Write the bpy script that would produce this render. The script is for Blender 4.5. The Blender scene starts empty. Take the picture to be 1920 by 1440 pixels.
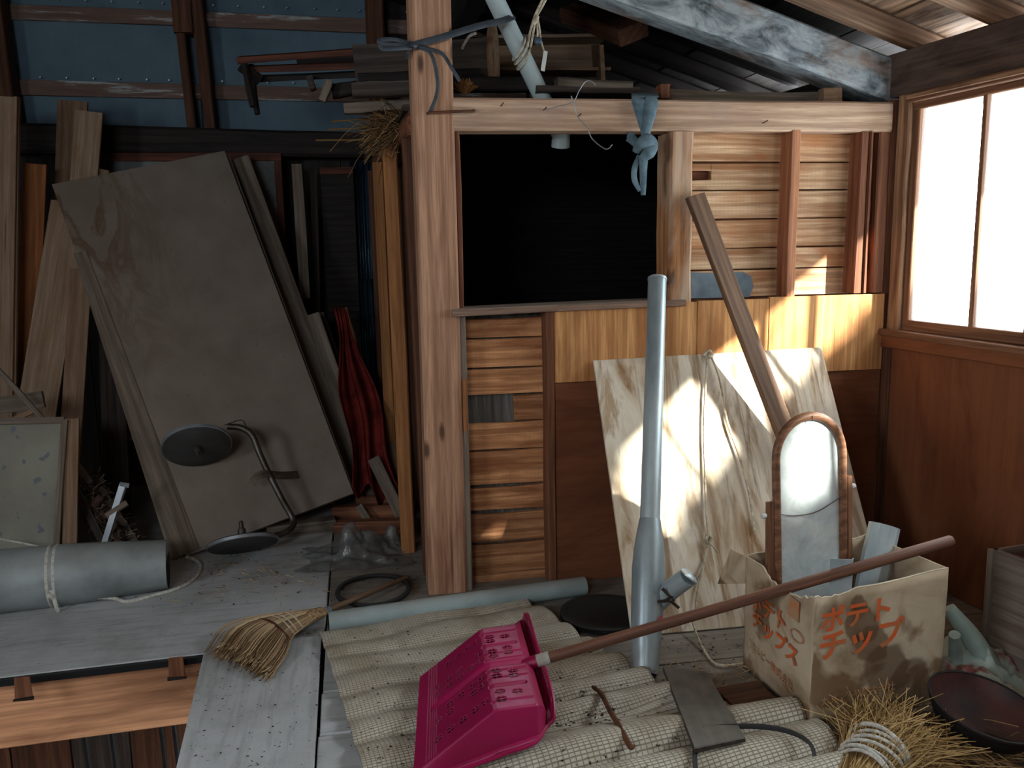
import bpy, math, random
from math import sin, cos, pi, radians, sqrt, exp
from mathutils import Vector, Matrix, noise
V = Vector
random.seed(7)
scene = bpy.context.scene
col = scene.collection

# ------------------------------------------------------------------ camera
F_PX = 1600.0
CAM = V((0, 0, 1.15))
_y, _p, _r = radians(10), radians(9.4), radians(-1.04)
FWD = V((sin(_y)*cos(_p), cos(_y)*cos(_p), -sin(_p)))
_rt = V((cos(_y), -sin(_y), 0)); _up = _rt.cross(FWD)
RGT = cos(_r)*_rt + sin(_r)*_up
UPV = -sin(_r)*_rt + cos(_r)*_up
cam = bpy.data.cameras.new('camera')
cam.sensor_fit = 'HORIZONTAL'; cam.sensor_width = 36.0
cam.lens = 36.0*F_PX/1920.0
cam.clip_start = 0.02
camo = bpy.data.objects.new('camera', cam); col.objects.link(camo)
camo.matrix_world = Matrix(((RGT.x, UPV.x, -FWD.x, CAM.x), (RGT.y, UPV.y, -FWD.y, CAM.y),
                            (RGT.z, UPV.z, -FWD.z, CAM.z), (0, 0, 0, 1)))
scene.camera = camo

# ------------------------------------------------------------------ light
world = bpy.data.worlds.new('world'); scene.world = world; world.use_nodes = True
wn = world.node_tree.nodes; wl = world.node_tree.links
bg = wn['Background']
bg.inputs['Color'].default_value = (0.85, 0.935, 1.0, 1)
bg.inputs['Strength'].default_value = 15.0
sun = bpy.data.lights.new('sun', 'SUN'); sun.energy = 30.0; sun.angle = radians(1.3); sun.color = (1.0, 0.95, 0.86)
suno = bpy.data.objects.new('sun', sun); col.objects.link(suno)
SUN_DIR = V((-1.0, 1.0, -0.73)).normalized()
suno.rotation_euler = SUN_DIR.to_track_quat('-Z', 'Y').to_euler()
suno.location = (6, -4, 6)
scene.view_settings.view_transform = 'Standard'
scene.view_settings.look = 'None'
scene.view_settings.gamma = 1.0
scene.view_settings.use_curve_mapping = False
scene.view_settings.exposure = 0.3
scene.cycles.max_bounces = 6
scene.cycles.diffuse_bounces = 4
scene.cycles.transparent_max_bounces = 12
scene.cycles.sample_clamp_indirect = 6.0
scene.cycles.adaptive_threshold = 0.02
scene.cycles.caustics_reflective = False
scene.cycles.caustics_refractive = False

def portal(name, M, sx, sy):
    l = bpy.data.lights.new(name, 'AREA'); l.shape = 'RECTANGLE'; l.size = sx; l.size_y = sy
    l.cycles.is_portal = True
    o = bpy.data.objects.new(name, l); col.objects.link(o); o.matrix_world = M
    return o

# ------------------------------------------------------------------ survey helpers (sight lines of the surveyed view)
def ray(x, y): return FWD + RGT*((x-960)/F_PX) + UPV*((720-y)/F_PX)
def at(x, y, Z=None, Y=None, X=None):
    d = ray(x, y)
    if Z is not None: return CAM + d*((Z-CAM.z)/d.z)
    if Y is not None: return CAM + d*(Y/d.y)
    return CAM + d*(X/d.x)
def on_plane(x, y, p, n):
    d = ray(x, y); return CAM + d*((p-CAM).dot(n)/d.dot(n))

# ------------------------------------------------------------------ scene helpers
WM = {}
def link(o, M, parent=None):
    col.objects.link(o)
    WM[o] = M.copy()
    if parent is not None:
        o.parent = parent
        o.matrix_basis = WM[parent].inverted() @ M
    else:
        o.matrix_basis = M
    return o
def T(p): return Matrix.Translation(V(p))
def frame(o, x, z=None):
    x = V(x).normalized(); z = V(z) if z is not None else V((0, 0, 1))
    z = z - x*z.dot(x)
    if z.length < 1e-5: z = V((0, 1, 0)) - x*x.y
    z.normalize(); y = z.cross(x)
    return Matrix(((x.x, y.x, z.x, o[0]), (x.y, y.y, z.y, o[1]), (x.z, y.z, z.z, o[2]), (0, 0, 0, 1)))
def thing(name, label, cat, loc, group=None):
    o = bpy.data.objects.new(name, None); o.empty_display_size = 0.05
    link(o, T(loc)); o['label'] = label; o['category'] = cat
    if group: o['group'] = group
    return o
def tag(o, label, cat, group=None, kind=None):
    o['label'] = label; o['category'] = cat
    if group: o['group'] = group
    if kind: o['kind'] = kind
    return o
def struct(name, loc=(0, 0, 0), label=None):
    o = bpy.data.objects.new(name, None); o.empty_display_size = 0.05
    link(o, T(loc)); o['kind'] = 'structure'
    if label: o['label'] = label
    return o
def mk(name, verts, faces, mat, M=None, parent=None, smooth=False, world=False):
    M = M if M is not None else Matrix.Identity(4)
    if world:
        I = M.inverted(); verts = [I @ V(v) for v in verts]
    me = bpy.data.meshes.new(name)
    me.from_pydata([tuple(v) for v in verts], [], faces)
    me.materials.append(mat); me.update()
    if smooth:
        for p in me.polygons: p.use_smooth = True
    return link(bpy.data.objects.new(name, me), M, parent)
def dup(o, M, parent=None):
    c = o.copy(); return link(c, M, parent)

def beam(name, p0, p1, w, t, n, mat, parent=None, seg=2, jit=0.0015, ch=None, taper=1.0, bow=0.0):
    """timber from p0 to p1; w across, t along the face normal n; slightly uneven, eased edges"""
    p0 = V(p0); p1 = V(p1); L = (p1-p0).length
    M = frame(p0, p1-p0, n)
    c = ch if ch is not None else min(w, t)*0.10
    vs = []; fs = []
    for i in range(seg+1):
        k = i/seg; s = 1+(taper-1)*k
        a = w/2*s; b = t/2*s
        oy = random.uniform(-jit, jit); oz = random.uniform(-jit, jit) + bow*4*k*(1-k)
        a += random.uniform(-jit, jit)
        for (yy, zz) in ((-a, -b+c), (-a+c, -b), (a-c, -b), (a, -b+c), (a, b-c), (a-c, b), (-a+c, b), (-a, b-c)):
            vs.append((L*k, yy+oy, zz+oz))
    for i in range(seg):
        for j in range(8):
            q = (j+1) % 8
            fs.append((i*8+j, (i+1)*8+j, (i+1)*8+q, i*8+q))
    fs.append(tuple(range(7, -1, -1))[::-1]); fs.append(tuple(seg*8+j for j in range(7, -1, -1)))
    fs[-2] = tuple(range(8))
    o = mk(name, vs, fs, mat, M, parent)
    return o
def slab(name, pts, n, t, mat, parent=None, xdir=None, n_sub=1):
    """flat piece with the outline pts (world, in order), thickness t against normal n"""
    pts = [V(p) for p in pts]; n = V(n).normalized()
    M = frame(pts[0], xdir if xdir is not None else pts[1]-pts[0], n)
    k = len(pts)
    e = min(t*0.25, 0.004)
    c = sum(pts, V())/k
    def inset(p):
        d = c-p; return p + d*(e/max(d.length, 1e-6))
    vs = [inset(p) for p in pts]+[p-n*e for p in pts]+[p-n*t for p in pts]
    ref = (pts[1]-pts[0]).cross(pts[2]-pts[1])
    fs = [tuple(range(k)), tuple(range(3*k-1, 2*k-1, -1))]
    for j in range(k):
        q = (j+1) % k
        fs.append((j, k+j, k+q, q)); fs.append((k+j, 2*k+j, 2*k+q, k+q))
    if ref.dot(n) < 0: fs = [f[::-1] for f in fs]
    return mk(name, vs, fs, mat, M, parent, world=True)
def catmull(P, sub):
    P = [V(p) for p in P]
    if sub <= 1 or len(P) < 3: return P
    out = []
    n = len(P)
    for i in range(n-1):
        a = P[i-1] if i > 0 else P[i]*2-P[i+1]
        b, c = P[i], P[i+1]
        d = P[i+2] if i+2 < n else P[i+1]*2-P[i]
        for s in range(sub):
            t = s/sub
            out.append(0.5*((2*b)+(c-a)*t+(2*a-5*b+4*c-d)*t*t+(3*b-a-3*c+d)*t**3))
    out.append(P[-1]); return out
def sweep(P, rad, res=8, flat=None, hint=None, closed=False):
    """verts/faces of a tube along P. rad: float or list. flat=(rx, ry) scales the section"""
    n = len(P); vs = []; fs = []
    r = rad if isinstance(rad, (list, tuple)) else [rad]*n
    if len(r) != n:
        r = [r[min(int(i/(n-1)*(len(r)-1)), len(r)-2)]*(1-((i/(n-1)*(len(r)-1)) - min(int(i/(n-1)*(len(r)-1)), len(r)-2))) +
             r[min(int(i/(n-1)*(len(r)-1)), len(r)-2)+1]*((i/(n-1)*(len(r)-1)) - min(int(i/(n-1)*(len(r)-1)), len(r)-2)) for i in range(n)]
    up = V(hint) if hint is not None else None
    prev = None
    for i in range(n):
        if closed: t = P[(i+1) % n]-P[i-1]
        else: t = P[min(i+1, n-1)]-P[max(i-1, 0)]
        if t.length < 1e-9: t = V((1, 0, 0))
        t.normalize()
        if up is not None: a = up - t*up.dot(t)
        elif prev is not None: a = prev - t*prev.dot(t)
        else:
            a = V((0, 0, 1)) - t*t.z
        if a.length < 1e-3: a = V((0, 1, 0)) - t*t.y
        a.normalize(); prev = a; b = t.cross(a)
        fx, fy = flat or (1, 1)
        for j in range(res):
            q = 2*pi*j/res
            vs.append(P[i] + a*(cos(q)*r[i]*fx) + b*(sin(q)*r[i]*fy))
    m = n if closed else n-1
    for i in range(m):
        for j in range(res):
            q = (j+1) % res; i2 = (i+1) % n
            fs.append((i*res+j, i*res+q, i2*res+q, i2*res+j))
    if not closed:
        fs.append(tuple(range(res))[::-1]); fs.append(tuple((n-1)*res+j for j in range(res)))
    return vs, fs
def tube(name, pts, rad, mat, parent=None, res=10, sub=1, flat=None, hint=None, closed=False):
    P = catmull(pts, sub)
    vs, fs = sweep(P, rad, res, flat, hint, closed)
    d = P[-1]-P[0]
    if d.length < 1e-4: d = P[len(P)//2]-P[0]
    M = frame(P[0], d)
    o = mk(name, vs, fs, mat, M, parent, smooth=True, world=True)
    m = o.modifiers.new('edges', 'EDGE_SPLIT'); m.split_angle = radians(50)
    return o
def lathe(name, prof, M, mat, parent=None, seg=28, smooth=True, caps=True):
    vs = []; fs = []
    k = len(prof)
    for (r, z) in prof:
        for j in range(seg):
            q = 2*pi*j/seg; vs.append((r*cos(q), r*sin(q), z))
    for i in range(k-1):
        for j in range(seg):
            q = (j+1) % seg
            fs.append((i*seg+j, i*seg+q, (i+1)*seg+q, (i+1)*seg+j))
    if caps: fs.append(tuple(range(seg))[::-1]); fs.append(tuple((k-1)*seg+j for j in range(seg)))
    o = mk(name, vs, fs, mat, M, parent, smooth=smooth)
    m = o.modifiers.new('edges', 'EDGE_SPLIT'); m.split_angle = radians(40)
    return o
def surf(name, nu, nv, fn, mat, M, parent=None, thick=0.0, skip=None, world=True, smooth=True, offset=-1):
    vs = []; fs = []
    for i in range(nu+1):
        for j in range(nv+1):
            vs.append(fn(i/nu, j/nv))
    for i in range(nu):
        for j in range(nv):
            if skip and skip((i+.5)/nu, (j+.5)/nv): continue
            a = i*(nv+1)+j
            fs.append((a, a+nv+1, a+nv+2, a+1))
    o = mk(name, vs, fs, mat, M, parent, smooth=smooth, world=world)
    if thick:
        m = o.modifiers.new('thickness', 'SOLIDIFY'); m.thickness = thick; m.offset = offset
    return o
def lerp(a, b, t): return a+(b-a)*t
def poly_at(P, t):
    """point on polyline [(t, point)]"""
    for i in range(len(P)-1):
        if t <= P[i+1][0] or i == len(P)-2:
            k = (t-P[i][0])/(P[i+1][0]-P[i][0]); return lerp(V(P[i][1]), V(P[i+1][1]), k)
def multi(name, chunks, mat, M=None, parent=None, smooth=False):
    vs = []; fs = []; rv = []
    rr_ = random.Random(11)
    for (v, f) in chunks:
        o = len(vs); vs += v; fs += [tuple(i+o for i in q) for q in f]
        rv += [rr_.random()]*len(v)
    ob = mk(name, vs, fs, mat, M, parent, smooth=smooth, world=True)
    at_ = ob.data.attributes.new('strand', 'FLOAT', 'POINT'); at_.data.foreach_set('value', rv)
    return ob
def stick(p0, p1, r, res=4):
    return sweep([V(p0), V(p1)], r, res)

# ------------------------------------------------------------------ materials
def rgb(*c):
    def f(u):
        u /= 255.0
        return u/12.92 if u <= 0.04045 else ((u+0.055)/1.055)**2.4
    return (f(c[0]), f(c[1]), f(c[2]), 1)
class NT:
    def __init__(s, name):
        s.m = bpy.data.materials.new(name); s.m.use_nodes = True
        s.t = s.m.node_tree; s.t.nodes.clear()
        s.out = s.n('ShaderNodeOutputMaterial'); s.b = s.n('ShaderNodeBsdfPrincipled')
        s.l(s.b.outputs[0], s.out.inputs[0])
    def n(s, ty, **k):
        o = s.t.nodes.new(ty)
        for a, b in k.items(): setattr(o, a, b)
        return o
    def l(s, a, b): s.t.links.new(a, b)
    def coords(s, scale=(1, 1, 1), rnd=True):
        tc = s.n('ShaderNodeTexCoord'); mp = s.n('ShaderNodeMapping'); mp.inputs['Scale'].default_value = scale
        s.l(tc.outputs['Object'], mp.inputs['Vector'])
        if rnd:
            oi = s.n('ShaderNodeObjectInfo'); mu = s.n('ShaderNodeMath', operation='MULTIPLY'); mu.inputs[1].default_value = 37.0
            s.l(oi.outputs['Random'], mu.inputs[0]); s.l(mu.outputs[0], mp.inputs['Location'])
        return mp.outputs[0]
    def noise(s, vec, scale=5, detail=6, rough=.55, dist=0.0):
        n = s.n('ShaderNodeTexNoise'); n.inputs['Scale'].default_value = scale; n.inputs['Detail'].default_value = detail
        n.inputs['Roughness'].default_value = rough; n.inputs['Distortion'].default_value = dist
        s.l(vec, n.inputs['Vector']); return n.outputs['Fac']
    def ramp(s, fac, stops):
        r = s.n('ShaderNodeValToRGB'); e = r.color_ramp.elements
        while len(e) < len(stops): e.new(0.5)
        for i, (p, c) in enumerate(stops):
            e[i].position = p; e[i].color = c if len(c) == 4 else (c[0], c[0], c[0], 1)
        s.l(fac, r.inputs[0]); return r.outputs[0]
    def mix(s, fac, a, b, mode='MIX'):
        m = s.n('ShaderNodeMix', data_type='RGBA', blend_type=mode)
        for sock, val in ((m.inputs[0], fac), (m.inputs[6], a), (m.inputs[7], b)):
            if isinstance(val, (int, float)): sock.default_value = val
            elif isinstance(val, tuple): sock.default_value = val
            else: s.l(val, sock)
        return m.outputs[2]
    def bump(s, h, strength=.3, dist=.003):
        b = s.n('ShaderNodeBump'); b.inputs['Strength'].default_value = strength; b.inputs['Distance'].default_value = dist
        s.l(h, b.inputs['Height']); s.l(b.outputs[0], s.b.inputs['Normal'])
    def up(s, lo=.5, hi=.9):
        g = s.n('ShaderNodeNewGeometry'); x = s.n('ShaderNodeSeparateXYZ'); s.l(g.outputs['Normal'], x.inputs[0])
        mr = s.n('ShaderNodeMapRange'); mr.inputs[1].default_value = lo; mr.inputs[2].default_value = hi
        s.l(x.outputs['Z'], mr.inputs[0]); return mr.outputs[0]
    def mul(s, a, b):
        m = s.n('ShaderNodeMath', operation='MULTIPLY')
        for sock, val in ((m.inputs[0], a), (m.inputs[1], b)):
            if isinstance(val, (int, float)): sock.default_value = val
            else: s.l(val, sock)
        return m.outputs[0]
    def done(s, colr, rough=.8, metal=0.0, spec=.3):
        if isinstance(colr, tuple): s.b.inputs['Base Color'].default_value = colr
        else: s.l(colr, s.b.inputs['Base Color'])
        if isinstance(rough, (int, float)): s.b.inputs['Roughness'].default_value = rough
        else: s.l(rough, s.b.inputs['Roughness'])
        s.b.inputs['Metallic'].default_value = metal
        s.b.inputs['Specular IOR Level'].default_value = spec
        return s.m

DUST = rgb(150, 146, 138)
def wood(name, light, dark, rough=.75, grain=1.0, dust=0.0, knots=0.0, stain=None, stain_amt=0.0, contrast=1.0, vary=.18, bump=.35, saw=0.0):
    s = NT(name)
    v = s.coords((1.3*grain, 16*grain, 16*grain))
    g1 = s.noise(v, 2.0, 8, .6, .5)
    v2 = s.coords((3.0, 95, 95)); g2 = s.noise(v2, 1.6, 5, .65)
    deep = tuple(x*.55 for x in dark[:3])+(1,)
    lo = .5-.24/contrast; hi = .5+.24/contrast
    c = s.ramp(g1, [(lo, dark), (.5, tuple(lerp(dark[i], light[i], .62) for i in range(3))+(1,)), (hi, light)])
    c = s.mix(s.mul(s.ramp(g2, [(.36, (1,)), (.56, (0,))]), .5*min(1, contrast)), c, deep)
    # rings drawn out along the board (cathedral grain)
    vw = s.coords((.9, 5.5, 5.5)); wv = s.n('ShaderNodeTexWave', wave_type='RINGS', rings_direction='X')
    wv.inputs['Scale'].default_value = 2.1; wv.inputs['Distortion'].default_value = 3.5; wv.inputs['Detail'].default_value = 2
    wv.inputs['Detail Scale'].default_value = .8
    s.l(vw, wv.inputs['Vector'])
    c = s.mix(s.mul(s.ramp(wv.outputs['Fac'], [(.5, (0,)), (.95, (1,))]), .5*min(1, contrast)), c, tuple(x*.8 for x in dark[:3])+(1,))
    vc = s.coords((.8, 30, 30)); cr_ = s.noise(vc, 1.1, 2, .5)
    c = s.mix(s.mul(s.ramp(cr_, [(.27, (1,)), (.31, (0,))]), .7), c, tuple(x*.25 for x in dark[:3])+(1,))
    if knots:
        vk = s.coords((3.4, 10, 10)); vo = s.n('ShaderNodeTexVoronoi', voronoi_dimensions='2D'); vo.inputs['Scale'].default_value = 1.0
        sx_ = s.n('ShaderNodeSeparateXYZ'); s.l(vk, sx_.inputs[0]); ad_ = s.n('ShaderNodeMath', operation='ADD'); s.l(sx_.outputs['Y'], ad_.inputs[0]); s.l(sx_.outputs['Z'], ad_.inputs[1])
        cb_ = s.n('ShaderNodeCombineXYZ'); s.l(sx_.outputs['X'], cb_.inputs['X']); s.l(ad_.outputs[0], cb_.inputs['Y']); s.l(cb_.outputs[0], vo.inputs['Vector'])
        pick = s.n('ShaderNodeSeparateColor'); s.l(vo.outputs['Color'], pick.inputs[0])
        sel = s.ramp(pick.outputs[0], [(.70, (0,)), (.71, (1,))])
        c = s.mix(s.mul(s.mul(s.ramp(vo.outputs['Distance'], [(.05, (1,)), (.13, (0,))]), sel), knots), c, tuple(x*.28 for x in dark[:3])+(1,))
    if stain_amt:
        vs_ = s.coords((1.1, 3.0, 3.0)); n3 = s.noise(vs_, 2.2, 5, .6, 1.0)
        c = s.mix(s.mul(s.ramp(n3, [(.46, (0,)), (.66, (1,))]), stain_amt), c, stain)
    if saw:
        vz = s.coords((1, .15, .15)); w2 = s.n('ShaderNodeTexWave', wave_type='BANDS', bands_direction='X')
        w2.inputs['Scale'].default_value = 22; w2.inputs['Distortion'].default_value = 2.0
        s.l(vz, w2.inputs['Vector'])
        c = s.mix(s.mul(w2.outputs['Fac'], saw), c, dark)
    oi = s.n('ShaderNodeObjectInfo')
    hs = s.n('ShaderNodeHueSaturation'); mr = s.n('ShaderNodeMapRange')
    mr.inputs[3].default_value = 1-vary; mr.inputs[4].default_value = 1+vary
    s.l(oi.outputs['Random'], mr.inputs[0]); s.l(mr.outputs[0], hs.inputs['Value']); s.l(c, hs.inputs['Color'])
    c = hs.outputs[0]
    if dust:
        vd = s.coords((1, 1, 1)); nd = s.noise(vd, 9, 6, .65)
        c = s.mix(s.mul(s.mul(s.up(.3, .9), s.ramp(nd, [(.25, (.35,)), (.6, (1,))])), dust), c, DUST)
    s.bump(g2, bump, .002)
    return s.done(c, rough, 0, .25)
def plain(name, c, rough=.6, metal=0, spec=.4, var=.25, scale=12, dust=0.0, c2=None, bump=0.0, thr=(.4, .65), stretch=(1, 1, 1)):
    s = NT(name)
    v = s.coords(stretch); n = s.noise(v, scale, 7, .6)
    c2 = c2 or tuple(x*(1-var) for x in c[:3])+(1,)
    k = s.ramp(n, [(thr[0], c), (thr[1], c2)])
    if dust:
        nd = s.noise(v, 7, 5, .6)
        k = s.mix(s.mul(s.mul(s.up(.2, .9), s.ramp(nd, [(.3, (.4,)), (.6, (1,))])), dust), k, DUST)
    if bump: s.bump(n, bump, .004)
    return s.done(k, rough, metal, spec)

M_post = wood('timber_post', rgb(198, 154, 124), rgb(140, 98, 74), knots=.9, rough=.7, vary=.05)
M_beam = wood('timber_beam', rgb(214, 182, 154), rgb(158, 122, 98), knots=.8, vary=.05, stain=rgb(150, 130, 125), stain_amt=.35)
M_board = wood('wall_board', rgb(220, 162, 114), rgb(142, 88, 54), contrast=1.2, knots=.5, stain=rgb(110, 62, 36), stain_amt=.6, vary=.22, saw=.08)
M_board_pale = wood('pale_wall_board', rgb(234, 200, 162), rgb(164, 116, 80), contrast=1.4, knots=.5, stain=rgb(176, 108, 58), stain_amt=.6, vary=.14, saw=.10)
M_stud = wood('red_stud', rgb(146, 96, 68), rgb(94, 56, 40), vary=.12)
M_stud_dark = wood('dark_stud', rgb(112, 72, 50), rgb(62, 38, 28), vary=.15)
M_ply = wood('orange_plywood', rgb(196, 130, 70), rgb(150, 88, 42), grain=.7, contrast=.9, stain=rgb(116, 66, 34), stain_amt=.5, vary=.06, bump=.12)
M_ply_band = wood('golden_plywood', rgb(222, 166, 108), rgb(170, 112, 66), grain=.7, contrast=1.1, stain=rgb(132, 80, 42), stain_amt=.5, vary=.05, bump=.12)
M_ply_red = wood('red_plywood', rgb(126, 76, 48), rgb(102, 59, 36), grain=.6, contrast=.35, stain=rgb(84, 44, 28), stain_amt=.6, vary=.05, bump=.12)
M_ply_weather = wood('weathered_plywood', rgb(190, 172, 150), rgb(134, 110, 86), grain=.55, contrast=1.1, stain=rgb(112, 78, 48), stain_amt=.75, vary=.03, bump=.2)
M_sill = wood('grey_sill', rgb(158, 130, 112), rgb(106, 80, 66), dust=.7, vary=.1)
M_frame = wood('window_timber', rgb(150, 108, 80), rgb(88, 58, 42), vary=.12)
M_jamb = wood('pale_jamb', rgb(176, 138, 106), rgb(104, 72, 52), contrast=1.3, vary=.06)
M_plate = wood('dark_plate', rgb(98, 78, 68), rgb(48, 36, 32), vary=.08, stain=rgb(122, 104, 92), stain_amt=.4)
M_roof = wood('roof_board', rgb(190, 156, 128), rgb(82, 62, 50), contrast=1.5, stain=rgb(168, 152, 138), stain_amt=.5, vary=.3)
M_rafter = wood('rafter', rgb(150, 118, 94), rgb(92, 68, 52), vary=.12)
M_black_wood = wood('black_and_shade_wood', rgb(52, 44, 40), rgb(24, 20, 19), vary=.25)  # black timber; also stands in for shade in the attic
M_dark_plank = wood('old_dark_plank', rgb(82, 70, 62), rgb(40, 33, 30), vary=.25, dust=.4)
M_red_dark = wood('dark_red_lath', rgb(116, 66, 48), rgb(66, 38, 30), vary=.2)
M_grey_plank = wood('grey_plank', rgb(140, 126, 112), rgb(92, 80, 70), vary=.15, stain=rgb(92, 74, 60), stain_amt=.4)
M_pale_plank = wood('pale_plank', rgb(166, 142, 120), rgb(122, 98, 78), contrast=.8, vary=.1, stain=rgb(118, 86, 54), stain_amt=.5)
M_orange_plank = wood('orange_plank', rgb(176, 112, 66), rgb(130, 78, 44), contrast=.8, vary=.04)
M_tan_plank = wood('tan_plank', rgb(158, 128, 104), rgb(116, 88, 68), contrast=.8, vary=.1, stain=rgb(104, 74, 48), stain_amt=.5)
M_hardboard = None
M_floorbeam = wood('floor_beam', rgb(212, 156, 116), rgb(166, 114, 82), contrast=.9, vary=.05, stain=rgb(120, 78, 54), stain_amt=.5)
M_handle = wood('shovel_handle', rgb(128, 88, 70), rgb(90, 60, 48), grain=2, vary=.03, rough=.5)
M_mirrorwood = wood('mirror_wood', rgb(148, 104, 76), rgb(92, 60, 44), vary=.05, rough=.45, grain=1.5)
M_stick = wood('stick_wood', rgb(134, 106, 82), rgb(88, 66, 50), vary=.1)
M_metal = plain('galvanised_steel', rgb(186, 196, 198), .38, .3, .5, c2=rgb(132, 144, 148), scale=6, thr=(.35, .65), stretch=(.4, 1, 1))
M_metal_dull = plain('dull_grey_sheet', rgb(146, 153, 153), .55, .1, .4, c2=rgb(114, 120, 120), scale=5, dust=.35)
M_pvc = plain('grey_pipe', rgb(150, 166, 166), .38, 0, .5, c2=rgb(126, 138, 136), scale=5, dust=.5)
M_pvc_top = plain('pale_grey_pipe', rgb(166, 180, 182), .4, 0, .5, c2=rgb(126, 134, 132), scale=4, thr=(.45, .7))
M_steel_dark = plain('dark_steel', rgb(92, 88, 84), .45, .7, .5, c2=rgb(70, 58, 48), scale=14)
M_rust = plain('rusty_iron', rgb(104, 66, 44), .8, .3, .3, c2=rgb(58, 40, 32), scale=22, bump=.4)
M_rope = plain('white_rope', rgb(206, 204, 196), .9, 0, .1, c2=rgb(168, 162, 150), scale=90, bump=.6)
M_cord = plain('pale_cord', rgb(198, 186, 166), .85, 0, .2, c2=rgb(150, 136, 114), scale=60, bump=.3)
M_blackcord = plain('dark_strap', rgb(58, 66, 74), .55, 0, .4, c2=rgb(42, 48, 54), scale=30)
M_blackrubber = plain('black_rubber', rgb(30, 30, 32), .75, 0, .2, c2=rgb(24, 24, 25), scale=14, dust=.08)
M_teal = plain('slate_blue_rag', rgb(104, 124, 134), .85, 0, .2, c2=rgb(76, 94, 104), scale=22, bump=.4)
M_redcloth = plain('red_cloth', rgb(108, 36, 32), .9, 0, .1, c2=rgb(70, 18, 18), scale=9, bump=.3)
M_straw = plain('straw', rgb(178, 142, 92), .85, 0, .2, c2=rgb(112, 82, 48), scale=60, thr=(.35, .65))
M_straw_dark = plain('dark_straw', rgb(128, 98, 66), .9, 0, .15, c2=rgb(70, 50, 34), scale=60, thr=(.35, .65))
M_bristle = plain('broom_bristle', rgb(182, 150, 112), .85, 0, .2, c2=rgb(96, 72, 48), scale=130, thr=(.35, .65))
M_discface = plain('disc_face', rgb(78, 76, 76), .6, .2, .4, c2=rgb(62, 60, 58), scale=8)
M_discrim = plain('disc_rim', rgb(150, 156, 164), .4, .3, .5, c2=rgb(120, 124, 130), scale=8)
M_dirt = plain('dirt', rgb(64, 54, 46), .95, 0, .1, c2=rgb(36, 30, 26), scale=30)
M_nail = plain('nail', rgb(170, 176, 180), .4, .8, .5)
M_earth = plain('lower_ground', rgb(58, 50, 44), .95, 0, .1)
M_bowl = plain('maroon_enamel', rgb(76, 44, 40), .6, 0, .3, c2=rgb(36, 26, 24), scale=7, thr=(.4, .6))
M_bowl_out = plain('sooty_iron', rgb(36, 33, 33), .6, .3, .4, c2=rgb(24, 22, 22), scale=9)
M_white = plain('dusty_white', rgb(214, 212, 206), .8, 0, .2)
M_snow = plain('snow_ground', rgb(236, 240, 246), .9, 0, .1)
M_plastic_green = plain('pale_green_paper', rgb(156, 172, 164), .8, 0, .3, c2=rgb(120, 66, 62), scale=5, thr=(.52, .6), bump=.4)
M_greybox = wood('grey_box', rgb(128, 116, 108), rgb(86, 76, 70), contrast=.8, vary=.05, stain=rgb(92, 60, 50), stain_amt=.45)

def mat_blue():
    s = NT('blue_grey_sheet')
    v = s.coords((1, 1, 1)); n = s.noise(v, 2.4, 6, .6)
    c = s.ramp(n, [(.3, rgb(78, 98, 112)), (.55, rgb(96, 118, 132)), (.75, rgb(112, 132, 144))])
    v2 = s.coords((70, 2, 2)); f = s.noise(v2, 1, 3)
    c = s.mix(s.mul(f, .35), c, rgb(70, 90, 104))
    s.bump(f, .15, .001)
    return s.done(c, .75, 0, .2)
M_blue = mat_blue()
def mat_hard():
    s = NT('dusty_hardboard')
    v = s.coords((1, 1, 1), rnd=False); n = s.noise(v, 6, 8, .6)
    c = s.ramp(n, [(.3, rgb(120, 108, 98)), (.7, rgb(137, 125, 114))])
    v2 = s.coords((.8, 2.2, 1), rnd=False); n2 = s.noise(v2, 2.3, 5, .6, .8)
    x = s.n('ShaderNodeSeparateXYZ'); s.l(v, x.inputs[0])
    top = s.n('ShaderNodeMapRange'); top.inputs[1].default_value = .55; top.inputs[2].default_value = 1.35; s.l(x.outputs['X'], top.inputs[0])
    lft = s.n('ShaderNodeMapRange'); lft.inputs[1].default_value = -.42; lft.inputs[2].default_value = -.12; s.l(x.outputs['Y'], lft.inputs[0])
    c = s.mix(s.mul(s.mul(s.ramp(n2, [(.46, (0,)), (.56, (1,)), (.60, (.25,))]), .8), s.mul(top.outputs[0], lft.outputs[0])), c, rgb(88, 66, 38))
    v3 = s.coords((1, 26, 1)); n3 = s.noise(v3, 2.0, 4)
    c = s.mix(s.mul(n3, .10), c, rgb(96, 84, 72))
    sp = s.noise(v, 70, 2); c = s.mix(s.mul(s.ramp(sp, [(.72, (0,)), (.76, (1,))]), .7), c, rgb(60, 52, 46))
    return s.done(c, .8, 0, .2)
M_hardboard = mat_hard()
def mat_batten():
    s = NT('worn_batten')
    v = s.coords((2.2, 26, 26)); n = s.noise(v, 1.4, 7, .7)
    c = s.ramp(n, [(.4, rgb(104, 84, 76)), (.56, rgb(120, 98, 88)), (.62, rgb(168, 172, 172)), (.8, rgb(190, 194, 196))])
    return s.done(c, .8, 0, .2)
M_batten = mat_batten()
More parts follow.
